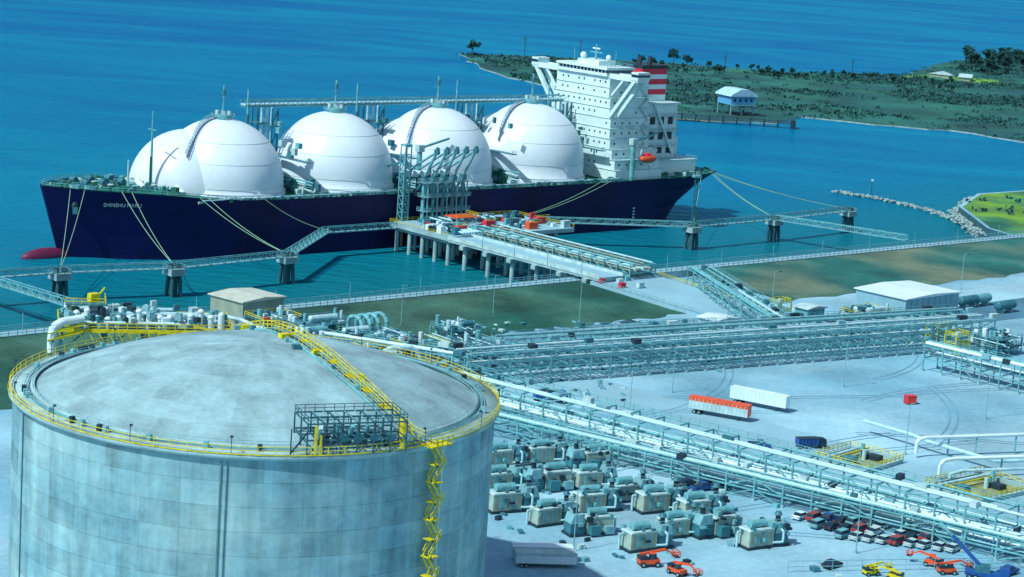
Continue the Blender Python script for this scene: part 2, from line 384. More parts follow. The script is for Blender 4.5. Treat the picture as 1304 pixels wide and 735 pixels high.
# superstructure
mb=MB();shw=M('superstructure_white',(.55,.78,.80),.5,var=.17,scale=.15,fine=1)
hx0,hx1=234,255;SH_=3.9
for i,(hw,ex) in enumerate([(22,4),(21,3),(19,2),(17.5,0),(17,0),(17,0),(16,0),(16,0),(15,0),(15,0)]):
    z=19+i*SH_
    mb.bx(hx0,hx1+ex,-hw,hw,z,z+SH_-.08,shw)
    mb.bx(hx0-.3,hx1+ex+.4,-hw-(.9 if i%3==1 else .2),hw+.2,z+SH_-.08,z+SH_+.04,offw)
    if i%3==1: mb.rail([(hx0-.3,-hw-.8,z+SH_),(hx1+ex+.4,-hw-.8,z+SH_)],galv,1.1,2.5,.1)
    if i>0:
        rr_=random.Random(i)
        for k in range(-int(hw)+2,int(hw)-1,3):
            if rr_.random()<.7: mb.bx(hx0-.06,hx0+.1,k,k+.7,z+1.6,z+2.4,glass)
        for k in range(int(hx0)+2,int(hx1)-1,4):
            if rr_.random()<.55: mb.bx(k,k+.8,-hw-.06,-hw+.1,z+1.6,z+2.4,glass)
zb=19+10*SH_+.2
mb.bx(233,247,-14,14,zb,zb+1.2,shw);mb.bx(233.2,247,-13.8,13.8,zb+1.2,zb+2.5,glass);mb.bx(232.5,247.6,-14.4,14.4,zb+2.5,zb+3.4,shw)
for k in range(-13,14,2): mb.bx(233.0,233.3,k-.12,k+.12,zb+1.2,zb+2.5,shw)
WT=30
for sg in(-1,1):
    mb.bx(234,239.5,min(sg*14,sg*WT),max(sg*14,sg*WT),zb-.6,zb+.1,shw)
    for xx in(234,239.3): mb.bx(xx,xx+.2,min(sg*14.5,sg*WT),max(sg*14.5,sg*WT),zb+.1,zb+1.4,shw)
    mb.bx(233.8,240,min(sg*(WT-3.5),sg*(WT+.2)),max(sg*(WT-3.5),sg*(WT+.2)),zb+.1,zb+3.2,shw)
    mb.bx(233.7,240.1,min(sg*(WT-3.4),sg*(WT+.3)),max(sg*(WT-3.4),sg*(WT+.3)),zb+1.4,zb+2.4,glass)
    for xx in(234.6,238.8): mb.bm((xx,sg*(WT-2),zb-.3),(xx,sg*16,zb-15),1.4,shw)
    mb.bm((234.6,sg*22,zb-.3),(234.6,sg*16,zb-7),.8,shw)
mb.bx(236,245,-6,6,zb+3.4,zb+5.2,shw)
mb.cyl((240,0,zb+5.2),(240,0,zb+11),.5,tealL,8,.25);mb.bm((240,-3.5,zb+8),(240,3.5,zb+8),.35,tealL);mb.box((240,0,zb+9.5),(.4,4,.5),white);mb.ell((238,5,zb+6.4),(1.3,1.3,1.4),white)
mb.ell((242,-5,zb+6.3),(1,1,1.1),white);mb.cyl((243,-8,zb+3),(243,-8,zb+9),.15,tealL,5);mb.cyl((237,9,zb+3),(237,9,zb+9),.15,tealL,5)
mb.rail([(233,-14,zb+3.4),(247,-14,zb+3.4),(247,14,zb+3.4)],galv,1.1,2,.1)
# zigzag outside stairs on the near side
for i in range(3,10):
    z=19+i*SH_;hw=[22,21,19,17.5,17,17,16,16,15,15][i];x_=250 if i%2 else 254
    mb.bm((x_,-hw-.6,z),(504-x_,-hw-.6,z+SH_),.5,offw);mb.bx(249,255,-hw-1.1,-hw-.05,z-.2,z-.1,offw)
mb.bx(257.1,276,-11.5,11.5,19.05,47,shw);mb.bx(256,277,-12.5,12.5,47,47.4,offw)
mb.bx(259,281,-19,19,19.05,25.5,shw);mb.bx(258.5,281.6,-19.6,19.6,25.5,25.7,offw);mb.rail([(259,-19.5,25.7),(281.5,-19.5,25.7),(281.5,19,25.7)],galv,1.1,2,.1)
mb.bx(277.1,281,-8,8,25.8,33,shw)
for z in(30,36,42):
    mb.bx(257.1,277,-12.7,-11.5,z,z+.25,offw);mb.rail([(259,-12.6,z+.25),(277,-12.6,z+.25)],galv,1.1,2,.1)
for z in(27,32.5,38.5):
    for x in(261,266,271): mb.bx(x,x+2.8,-11.58,-11.4,z+.3,z+3.4,dark)
    for y in(-8,-2,4): mb.bx(275.9,276.08,y,y+3,z+.3,z+3.4,dark)
mb.bm((274,-12.4,27),(262,-12.4,47),.8,shw)
fy=[(260,-6),(274,-6),(275.5,0),(274,6),(260,6),(258.5,0)]
for z0_,z1_,m_ in((47.4,50,shw),(50,52.2,red),(52.2,54,white),(54,56.2,red),(56.2,58,white),(58,60.2,red),(60.2,61.6,dark)):
    mb.prism(fy,z0_,z1_,m_)
for x,y in((262,-2),(265,2),(268,-2),(271,2),(266,-3.5)): mb.cyl((x,y,61.5),(x+.8,y,64.5),.6,dark,8)
mb.ell((249,-23.9,27.5),(4.4,1.6,1.7),orange,14,8);mb.ell((248.5,-23.9,28.6),(2.6,1.2,1.2),red,10,6)
for dx in(-4,4): mb.bm((249+dx,-21,22),(249+dx,-24.3,31),.5,shw)
for i in range(90):
    s_=random.uniform(259,295);y=random.uniform(-17,17)
    if s_<282: y=math.copysign(random.uniform(19.8,21.5),y)
    mb.box((s_,y,20),(random.uniform(.6,2.4),random.uniform(.6,2),random.uniform(.6,2.2)),random.choice([dgreen,teal,offw,dgreen]))
mb.obj('superstructure',parent=ship)
# ---------------------------------------------------------------- jetty
JE=R_(42)
JO=(-38,733)
cs,sn=math.cos(JE),math.sin(JE)
def J(x,y): return (JO[0]+x*cs-y*sn,JO[1]+x*sn+y*cs)
mb=MB()
mb.bx(-8,50,-32,0,8.6,10,conc);mb.bx(-8,50,-32,0,10,10.03,asphL)
for x in range(-6,50,8):
    mb.bx(x-.8,x+.8,-31.5,-.5,7.4,8.6,conc)
    for y in(-30,-23,-16,-9,-2): mb.cyl((x,y,-3),(x,y,7.5),.75,conc,10)
mb.rail([(-8,-32,10),(-8,0,10),(50,0,10),(50,-32,10)],yellow,1.2,2.5,.10)
for x in(0,20,40): mb.bx(x-2,x+2,0,1.2,1,9,black)
random.seed(11)
for i in range(90):
    x=random.uniform(-6,48);y=random.uniform(-30,-8);h=random.uniform(.5,2.8)
    mb.box((x,y,10.03+h/2),(random.uniform(.8,3.2),random.uniform(.8,2.4),h),random.choice([offw,tealL,teal,white,dark,offw,red if i%6==0 else teal]))
for (x,y) in((20,-20),(2,-26),(33,-28),(44,-20)): mb.box((x,y,11.2),(4,2.4,2.4),random.choice([orange,red]));mb.rail([(x-3,y-2,12.4),(x+3,y-2,12.4)],yellow,1,1.5,.12)
mb.bx(8,18,-17,-10,13,13.3,orange);mb.rail([(8,-17,13.3),(18,-17,13.3),(18,-10,13.3)],yellow,1.2,1.5,.12)
for x in(8.3,17.7):
    for y in(-16.7,-10.3): mb.bm((x,y,10),(x,y,13),.35,galv)
for k in range(7): mb.path([(4+k*4,-5,12),(4+k*4,-14,12),(4+k*4,-14,11.2),(-2+k*1.3,-24,11.2),(-2+k*1.3,-33,11.2)],.35,pipe,8)
mb.obj('jetty_platform',(*JO,0),JE)
mb=MB()
for x in(-1.3,1.3):
    for y in(-1.3,1.3): mb.bm((x,y,10),(x,y,36),.35,tealL)
for i in range(9):
    z=10+i*2.9
    for (a_,b_) in(((-1.3,-1.3),(1.3,-1.3)),((1.3,-1.3),(1.3,1.3)),((-1.3,1.3),(1.3,1.3)),((-1.3,-1.3),(-1.3,1.3))):
        mb.bm((*a_,z),(*b_,z),.22,tealL);
        if i<8: mb.bm((*a_,z),(*b_,z+2.9),.18,tealL)
mb.bm((0,0,31),(-1,14,26),.7,teal);mb.box((0,0,36.5),(3.0,3.0,.8),tealL)
mb.obj('gangway_tower',(-40,733,0),JE)
mb=MB()
mb.cyl((0,0,10),(0,0,26),.7,tealL,10);mb.box((0,0,10.6),(2.2,2.2,1.2),teal)
mb.cyl((0,-.2,26),(0,-6,35.5),.5,tealL,8);mb.cyl((0,-.2,26),(0,3.6,20.5),.5,teal,8);mb.box((0,4,19.9),(1.6,2,2.2),dark)
mb.cyl((0,-6,35.5),(.6,8.5,27.5),.4,tealL,8);mb.cyl((.6,8.5,27.5),(.6,9,22.5),.4,dark,8)
mb.cyl((0,-6,35.5),(0,-6.4,37),.7,teal,10)
mb.cyl((-.8,0,25.2),(.8,0,25.2),1.2,teal,12);mb.cyl((-.5,-6,35.5),(.5,-6,35.5),1.1,teal,12)
for s in(-1,1): mb.bm((s*1.2,-2,10),(s*.3,-.3,25),.3,tealL)
mb.bm((0,-2.5,10),(0,-2.5,24),.35,tealL)
for z in(14,19,24): mb.bx(-1.6,1.6,-3,1.3,z,z+.2,galv);mb.rail([(-1.6,-3,z+.2),(1.6,-3,z+.2),(1.6,1.3,z+.2),(-1.6,1.3,z+.2)],galv,1.1,1.5,.1,True)
la=mb.obj('loading_arm',(*J(3,-4),0),JE)
for k in(1,2,3,4): inst(la,'loading_arm',(*J(3+k*4.4,-4),0),JE)
mb=MB()
TL=-106
mb.bx(-8,2,TL,-32,8.4,9.6,conc);mb.bx(-7.4,1.4,TL,-32,9.6,9.64,asphL);
for x in(-8.2,2): mb.bx(x,x+.2,TL,-32,9.2,10.6,offw)
for y in range(TL+6,-32,12):
    mb.bx(-9,17,y-1,y+1,7,8.4,conc)
    for x in(-7,1,8,15): mb.cyl((x,y,-3),(x,y,7),.8,conc,10)
for x in(5,16.4): mb.bm((x,TL,9),(x,-32,9),.9,tealL)
for y in range(TL,-32,6):
    for x in(5,16.4): mb.bm((x,y,9),(x,y,12.5),.35,tealL)
    mb.bm((5,y,10.2),(16.4,y,10.2),.35,tealL);mb.bm((5,y,12.5),(16.4,y,12.5),.35,tealL);mb.bm((5,y,9),(5,y+6,12.5),.25,tealL)
for x in(5,16.4): mb.bm((x,TL,12.5),(x,-32,12.5),.35,tealL)
for x,r,z in((6.2,.6,11),(7.8,.45,11),(9.5,.6,11),(11.3,.6,11),(13,.35,11),(14.6,.6,11),(7,.35,13),(11,.3,13),(15,.3,13)): mb.cyl((x,TL,z),(x,-32,z),r,random.choice([pipe,tealL,beige]),8)
mb.rail([(2.9,TL,9.6),(2.9,-32,9.6)],galv,1.1,3,.12)
for y in range(TL+8,-34,16): mb.cyl((-8.4,y,9.6),(-8.4,y,16),.1,galv,5)
mb.obj('jetty_trestle',(*JO,0),JE)
mb=MB()
q=[J(-9,-103),J(20,-103),J(22,-160),J(-3,-160)]
mb.add([(*q[0],8.2),(*q[1],8.2),(*q[2],5.05),(*q[3],5.05),(*q[0],4),(*q[1],4),(*q[2],4),(*q[3],4)],[(0,1,2,3),(0,3,7,4),(1,2,6,5),(2,3,7,6),(0,1,5,4)],asphL)
for k,(x,y) in enumerate(((-7,-106),(-1,-108),(4,-106),(-5,-113),(1,-115))):
    qq=J(x,y);mb.box((qq[0],qq[1],8.5),(2.2,1.4,1.6),[red,offw,tealL,red,offw][k],JE)
mb.rail([(*J(-9,-104),8.2),(*J(-3,-160),5.1)],galv,1.1,2.5,.12);mb.rail([(*J(20,-104),8.2),(*J(22,-160),5.1)],yellow,1.1,2.5,.12)
mb.obj('abutment_ramp')
# ---------------------------------------------------------------- dolphins + catwalks
def dolphin(x,y,z=8.5,w=5):
    mb=MB();mb.bx(-w/2,w/2,-w/2,w/2,z-2,z,conc)
    for sx in(-1,1):
        for sy in(-1,1): mb.cyl((sx*(w/2-1)*.8,sy*(w/2-1)*.8,z-2),(sx*(w/2-.8),sy*(w/2-.8),-3),.6,concD,8)
    mb.cyl((0,0,-3),(0,0,z-2),1.2,concD,10)
    mb.rail([(-w/2,-w/2,z),(w/2,-w/2,z),(w/2,w/2,z),(-w/2,w/2,z)],galv,1.1,2,.12,True)
    for k in(-1,1): mb.box((k*1.3,0,z+.6),(1.2,1.8,1.2),dark)
    return mb.obj('mooring_dolphin',(x,y,0),R_(42))
D=[(-131,603),(-101,622),(-71,655),(65,775),(99,808),(133,846)]
for d in D: dolphin(*d)
def catwalk(a_,b_,z=8.6):
    A=Vector((*a_,0));B=Vector((*b_,0));Ln=(B-A).length;mb=MB()
    for y in(-1,1):
        for zz in(z-.2,z+1.7): mb.bm((0,y,zz),(Ln,y,zz),.24,tealL)
        n=max(1,int(Ln/2.5))
        for i in range(n+1):
            x=Ln*i/n;mb.bm((x,y,z-.2),(x,y,z+1.7),.16,tealL)
            if i<n: mb.bm((x,y,z-.2 if i%2 else z+1.7),(x+Ln/n,y,z+1.7 if i%2 else z-.2),.15,tealL)
    mb.bx(0,Ln,-.95,.95,z-.15,z-.05,galv)
    mb.obj('catwalk',(*a_,0),math.atan2(B.y-A.y,B.x-A.x))
for a_,b_ in(((-215,528),D[0]),(D[0],D[1]),(D[1],D[2]),(D[2],(-64,705)),((-64,705),J(-8,-3)),(J(50,-8),D[3]),(D[3],D[4]),(D[4],D[5]),(D[4],(145,779)),((-165,600),(-110,550))): catwalk(a_,b_)
mb=MB()
for dx in(-.6,.6): mb.bm((dx,0,8),(dx,0,27),.3,teal)
for i in range(9): mb.bm((-.6,0,9+i*2),(.6,0,11+i*2),.2,teal)
mb.box((0,0,27.3),(3,2,.8),tealL);mb.obj('light_tower',(D[3][0],D[3][1],0),.5)
e=Vector((math.cos(R_(42)),math.sin(R_(42)),0));nn=Vector((-e.y,e.x,0));B0=Vector((-152,668,0))
def SP(s,y,z): return B0+e*s+nn*y+Vector((0,0,z))
lines=[((6,-8,23),D[0]),((10,-10,23),D[0]),((20,-16,23),D[1]),((23,-17,23),D[1]),((45,-23,21),D[2]),((48,-23,21),D[2]),((70,-24,19.5),(-62,704)),((230,-24,19.5),J(48,-4)),((225,-24,19.5),J(46,-4)),((292,-17,19.7),D[4]),((294,-16,19.7),D[4]),((296,-12,19.7),D[5]),((296,-8,19.7),D[5]),((284,-20,19.5),D[3])]
for A,d in lines:
    a_=SP(*A);b_=Vector((*d,9.3));mb=MB();P=[]
    for i in range(13):
        t=i/12;q=a_.lerp(b_,t);q.z-=3.2*t*(1-t)*2.0;P.append(q)
    mb.path(P,.11,rope,5);mb.obj('mooring_line')
# ---------------------------------------------------------------- foreground storage tank
wallm=bpy.data.materials.new('tank_concrete');wallm.use_nodes=True;nt=wallm.node_tree;N=nt.nodes;L=nt.links;b=N['Principled BSDF'];b.inputs['Roughness'].default_value=.85
def comb(x,y):
    c=N.new('ShaderNodeCombineXYZ');L.new(x,c.inputs[0]);L.new(y,c.inputs[1]);return c.outputs[0]
def nois(v,det=6,ro=.5,s=1.):
    q=N.new('ShaderNodeTexNoise');q.inputs['Scale'].default_value=s;q.inputs['Detail'].default_value=det;q.inputs['Roughness'].default_value=ro;L.new(v,q.inputs[0]);return q.outputs[0]
tc=N.new('ShaderNodeTexCoord');sp=N.new('ShaderNodeSeparateXYZ');L.new(tc.outputs['Object'],sp.inputs[0])
ang=mth('ARCTAN2',sp.outputs[1],sp.outputs[0])
au=mth('MULTIPLY',ang,38.5)
pu=mth('DIVIDE',au,6.05);pv=mth('DIVIDE',sp.outputs[2],3.7)
def edge(v,wd):
    d=mth('ABSOLUTE',mth('SUBTRACT',mth('FRACT',v),.5));return mth('GREATER_THAN',d,.5-wd)
eg=mth('MAXIMUM',mth('MULTIPLY',edge(pu,.012),.5),edge(pv,.018))
wn=N.new('ShaderNodeTexWhiteNoise');wn.noise_dimensions='2D';L.new(comb(mth('FLOOR',pu),mth('FLOOR',pv)),wn.inputs[0])
ns=nois(comb(mth('MULTIPLY',au,.35),mth('MULTIPLY',sp.outputs[2],.03)),7,.65)
nb=nois(comb(mth('MULTIPLY',au,.07),mth('MULTIPLY',sp.outputs[2],.10)))
nc=nois(comb(mth('MULTIPLY',au,.5),mth('MULTIPLY',sp.outputs[2],.6)),8,.7)
val=mth('ADD',mth('MULTIPLY',mth('SUBTRACT',ns,.5),1.5),mth('ADD',mth('MULTIPLY',mth('SUBTRACT',nb,.5),1.3),mth('ADD',mth('MULTIPLY',mth('SUBTRACT',nc,.5),.9),mth('MULTIPLY',mth('SUBTRACT',wn.outputs[0],.5),.28))))
val=mth('SUBTRACT',mth('ADD',1.0,val),mth('MULTIPLY',eg,.25))
tint=mixc(mrange(nb,.4,.62),(.155,.38,.45),(.22,.40,.42))
vm=N.new('ShaderNodeVectorMath');vm.operation='SCALE';L.new(tint,vm.inputs[0]);L.new(val,vm.inputs['Scale']);L.new(vm.outputs[0],b.inputs['Base Color'])
roofm=bpy.data.materials.new('tank_roof_concrete');roofm.use_nodes=True;nt=roofm.node_tree;N=nt.nodes;L=nt.links;b=N['Principled BSDF'];b.inputs['Roughness'].default_value=.85
tc=N.new('ShaderNodeTexCoord');sp=N.new('ShaderNodeSeparateXYZ');L.new(tc.outputs['Object'],sp.inputs[0])
ang=mth('ARCTAN2',sp.outputs[1],sp.outputs[0]);rad=mth('SQRT',mth('ADD',mth('MULTIPLY',sp.outputs[0],sp.outputs[0]),mth('MULTIPLY',sp.outputs[1],sp.outputs[1])))
pr=mth('DIVIDE',rad,4.4);pa=mth('MULTIPLY',ang,36/6.2832)
wn=N.new('ShaderNodeTexWhiteNoise');wn.noise_dimensions='2D';L.new(comb(mth('FLOOR',pa),mth('FLOOR',pr)),wn.inputs[0])
na=nois(comb(mth('MULTIPLY',ang,5.),mth('MULTIPLY',rad,.16)),6,.6);n_b=nois(tc.outputs['Object'],7,.6,.14);n_c=nois(tc.outputs['Object'],5,.7,1.1)
egr=mth('MAXIMUM',edge(pr,.015),mth('MULTIPLY',edge(pa,.012),.6))
val=mth('ADD',mth('MULTIPLY',mth('SUBTRACT',na,.5),.5),mth('ADD',mth('MULTIPLY',mth('SUBTRACT',n_b,.5),1.3),mth('ADD',mth('MULTIPLY',mth('SUBTRACT',n_c,.5),.6),mth('MULTIPLY',mth('SUBTRACT',wn.outputs[0],.5),.2))))
val=mth('SUBTRACT',mth('ADD',1.0,val),mth('MULTIPLY',egr,.12))
vm=N.new('ShaderNodeVectorMath');vm.operation='SCALE';vm.inputs[0].default_value=(.215,.40,.45);L.new(val,vm.inputs['Scale']);L.new(vm.outputs[0],b.inputs['Base Color'])
TC=(-39.6,331);TR=38.3
tank=bpy.data.objects.new('storage_tank',None);COL.objects.link(tank);tank.location=(*TC,0)
mb=MB();mb.rev([(TR,4),(TR,44)],(0,0),wallm,128)
mb.rev([(TR,44),(TR+.7,44.3),(TR+.7,45),(TR-3.4,45)],(0,0),conc,128)
mb.obj('wall',parent=tank)
RR=7.9
mb=MB();RS=(35.2**2+RR**2)/(2*RR)
prof=[(35.2,45)]+[(RS*math.sin(t),45.0+RR-RS+RS*math.cos(t)) for t in [math.asin(35.2/RS)*(1-i/24) for i in range(25)]]
prof[-1]=(0.01,45+RR)
mb.rev(prof,(0,0),roofm,96);mb.rev([(35.2,44.8),(35.6,45.0),(35.6,45.5),(35.0,45.6)],(0,0),conc,96)
mb.obj('roof',parent=tank)
def roofz(x,y):
    r=math.hypot(x,y)
    return 45+RR-RS+math.sqrt(RS*RS-r*r) if r<35.2 else 45.0
mb=MB()
NP=96
circ=lambda r,z:[(r*math.cos(2*math.pi*i/NP),r*math.sin(2*math.pi*i/NP),z) for i in range(NP)]
mb.rail(circ(TR+.55,45),yellow,1.2,2.6,.09,True)
mb.rail(circ(TR-3.0,45.02),galv,1.1,2.6,.06,True)
mb.rev([(TR+.72,44.98),(TR+.78,44.98),(TR+.78,45.15),(TR+.72,45.15)],(0,0),yellow,96,False)
for rr,z,r_ in((TR-2.2,45.4,.12),(TR-1.8,45.4,.08)):
    C=circ(rr,z)
    for i in range(NP): mb.cyl(C[i],C[(i+1)%NP],r_,tealL,5,caps=False)
for i in range(0,NP,6):
    t=2*math.pi*(i+.5)/NP;mb.cyl(((TR+.5)*math.cos(t),(TR+.5)*math.sin(t),45),((TR+.5)*math.cos(t),(TR+.5)*math.sin(t),47.6),.06,dark,5);mb.box(((TR+.3)*math.cos(t),(TR+.3)*math.sin(t),47.5),(.4,.4,.25),dark)
for k in range(30):
    t=random.uniform(0,6.28);mb.box(((TR-1.6)*math.cos(t),(TR-1.6)*math.sin(t),45.5),(.7,.7,1.0),random.choice([galv,tealL,dark]),t)
mb.obj('rim_walkway',parent=tank)
mb=MB()
W=[(-10,34),(-6,27),(-1,18),(4,8),(9,-2),(15,-11),(21,-18),(28,-26)]
pts=[]
for (xa,ya),(xb,yb) in zip(W[:-1],W[1:]):
    for i in range(6): t=i/6;pts.append((xa+(xb-xa)*t,ya+(yb-ya)*t))
pts.append(W[-1])
for i,(A,B) in enumerate(zip(pts[:-1],pts[1:])):
    za=max(roofz(*A),45)+.6;zb2=max(roofz(*B),45)+.6
    d=Vector((B[0]-A[0],B[1]-A[1],0)).normalized();n_=Vector((-d.y,d.x,0))*.65
    A3=Vector((*A,za));B3=Vector((*B,zb2))
    mb.add([A3-n_,B3-n_,B3+n_,A3+n_],[(0,1,2,3)],yellow if i%3==0 else galv)
    for s in(-1,1):
        a3=A3+n_*s;b3=B3+n_*s
        for h in(.6,1.2): mb.bm(a3+Vector((0,0,h)),b3+Vector((0,0,h)),.10,yellow)
        mb.bm(a3-Vector((0,0,.6)),a3+Vector((0,0,1.2)),.10,yellow)
    nv=n_*2.4;mb.cyl(A3-nv-Vector((0,0,.3)),B3-nv-Vector((0,0,.3)),.22,tealL,6);mb.cyl(A3+nv-Vector((0,0,.3)),B3+nv-Vector((0,0,.3)),.16,tealL,6)
for k in range(16):
    A=pts[3+k*2];mb.box((A[0]+random.uniform(-2.5,2.5),A[1]+random.uniform(-2,2),roofz(*A)+.4),(random.uniform(.5,1.6),random.uniform(.5,1.4),1.0),random.choice([yellow,galv,teal,tealL]),random.random())
mb.obj('roof_walkway',parent=tank)
mb=MB();L1,W1=15,7;st=M('platform_steel',(.02,.11,.15),.5,var=.3)
for i in range(7):
    for j in range(3):
        x=-L1/2+i*L1/6;y=-W1/2+j*W1/2
        mb.bm((x,y,45),(x,y,49.6),.2,st)
for z in(47.2,49.6):
    for j in range(3): mb.bm((-L1/2,-W1/2+j*W1/2,z),(L1/2,-W1/2+j*W1/2,z),.2,st)
    for i in range(7): mb.bm((-L1/2+i*L1/6,-W1/2,z),(-L1/2+i*L1/6,W1/2,z),.18,st)
for i in range(6):
    mb.bm((-L1/2+i*L1/6,-W1/2,45),(-L1/2+(i+1)*L1/6,-W1/2,47.2),.12,st)
for i in range(9): mb.bm((-L1/2+1+i*1.6,-W1/2,49.7),(-L1/2+1+i*1.6,W1/2,49.7),.10,tealL)
mb.rail([(-L1/2,-W1/2,49.7),(L1/2,-W1/2,49.7),(L1/2,W1/2,49.7),(-L1/2,W1/2,49.7)],st,1.0,1.5,.09,True)
mb.bx(-L1/2+1,-L1/2+1.4,-W1/2-.4,-W1/2-.2,45,49.4,yellow);mb.bx(-L1/2+1.8,-L1/2+2.1,-W1/2-.4,-W1/2-.2,45,48,yellow);mb.bx(L1/2,L1/2+.3,-2,0,45,49.4,yellow)
for x in(-5,-2,0,2.5,5): mb.cyl((x,random.uniform(-2,2),45),(x,random.uniform(-2,2),48.6),.35,random.choice([pipe,tealL]),8);mb.box((x+1,0,46.6),(1.2,2,1),random.choice([dark,teal]))
mb.bm((-L1/2-2.4,-W1/2,45.4),(-L1/2,-W1/2,48.4),.2,dark);mb.bm((-L1/2-2.4,-W1/2,45),(-L1/2-2.4,-W1/2,49),.15,dark)
mb.obj('rim_platform',(17.5,-30.8,0),R_(22),tank)
mb=MB()
sx,sy=30.2,-25.8;t0=math.atan2(sy,sx)
for i in range(14):
    z1_=45-i*2.9;z0_=z1_-2.9;tt=1 if i%2 else -1
    mb.bx(-1.1 if tt>0 else 0,0 if tt>0 else 1.1,.2,1.7,z0_-.1,z0_,yellow)
    for y in(.3,1.6): mb.bm((-tt*1.0,y,z1_),(tt*1.0,y,z0_),.2,yellow);mb.bm((-tt*1.0,y,z1_+1),(tt*1.0,y,z0_+1),.10,yellow)
    mb.bm((tt*1.2,1.7,z0_),(tt*1.2,1.7,z0_+1.3),.12,yellow);mb.bm((tt*1.2,.2,z0_+.2),(tt*1.2,1.7,z0_+.2),.2,yellow)
    mb.bm((0,.1,z0_),(0,1.6,z0_-.6),.15,dark)
mb.cyl((-1.9,.4,4),(-1.9,.4,45),.15,pipe,6)
mb.bx(-2.2,2.2,-.5,2,44.9,45.1,yellow);mb.rail([(-2.2,2,45.1),(2.2,2,45.1)],yellow,1.2,1,.14)
mb.obj('stair_tower',(38.7*math.cos(t0),38.7*math.sin(t0),0),t0-math.pi/2,tank)
seam=M('seam',(.08,.22,.26),.8,var=.3)
mb=MB()
for t,wd in((-1.575,.22),(-1.552,.12),(-2.6,.15)):
    c,s=math.cos(t),math.sin(t);mb.box(((TR+.1)*c,(TR+.1)*s,24.2),(.25,wd,39),seam,t)
mb.obj('wall_seam_strips',parent=tank)
mb=MB();random.seed(5)
mb.bx(-17,13,-5,6,46.0,46.4,teal);mb.bx(-17.1,13.1,-5.1,-5,45.9,46.6,yellow)
for x in(-16.5,-9,-2,5,12.5):
    for y in(-4.5,5.5): mb.bm((x,y,38),(x,y,46),.5,teal)
    mb.bm((x,5.5,40),(x+7,5.5,46),.25,teal)
mb.rail([(-17,-5,46.4),(13,-5,46.4),(13,6,46.4),(-17,6,46.4)],yellow,1.2,1.6,.12,True)
for k in range(15):
    x=-14+k*1.8;h=random.uniform(1.4,3.2);mb.cyl((x,-2.5,46.4),(x,-2.5,46.4+h),random.uniform(.35,.6),white,8);mb.ell((x,-2.5,46.4+h),(.6,.6,.5),white,8,6)
    mb.cyl((x,-2.5,46.6+h*.7),(x+random.uniform(.5,2.5),4,47.2),random.uniform(.25,.45),random.choice([pipe,white]),8)
for y,z in((-3.8,47.4),(0,47.2),(1.6,48.0),(3.2,47.2),(4.6,48.2)): mb.cyl((-16,y,z),(random.uniform(2,12),y,z),random.uniform(.3,.5),random.choice([white,pipe,offw]),8)
for k in range(110): mb.box((random.uniform(-16,12),random.uniform(-4.5,5.5),46.4+random.uniform(.3,2.8)),(random.uniform(.3,1.5),random.uniform(.3,1.5),random.uniform(.4,1.4)),random.choice([offw,tealL,white,teal,dark,galv]),random.random())
for x in(-15,-9.5): mb.bm((x,0,46.4),(x,0,50.2),.25,yellow)
mb.bx(-16,-9,-2,3,50.1,50.25,teal);mb.rail([(-16,-2,50.25),(-9,-2,50.25),(-9,3,50.25)],yellow,1.1,1.2,.1)
mb.box((-11,1,51),(1.8,1.3,1.4),yellow,.5);mb.cyl((-11,1,50.2),(-9,3.5,52.2),.18,yellow,6)
mb.path([(-13,-5,48.4),(-16.5,-7,48.2),(-18,-7.8,47.4),(-18.3,-8,45.5),(-18.3,-8,43)],.75,white,12)
mb.path([(12,1,48.0),(15,0,47.6),(18,-2,46.6),(22,-4,45.8)],.4,pipe,10)
for y in(-5.6,-6.9): mb.bm((-13,y,46.4),(-19,y-2,45.2),.3,yellow);mb.bm((-13,y,47.6),(-19,y-2,46.4),.18,yellow);mb.bm((6,y,46.4),(14,y-1.5,45.2),.3,yellow);mb.bm((6,y,47.6),(14,y-1.5,46.4),.15,yellow)
for k in range(18): mb.bm((-17+k*1.7,-5.2,45.9),(-16.2+k*1.7,-5.4,44.6),.14,yellow)
mb.obj('pump_platform',(-23,37,0),R_(14),tank)
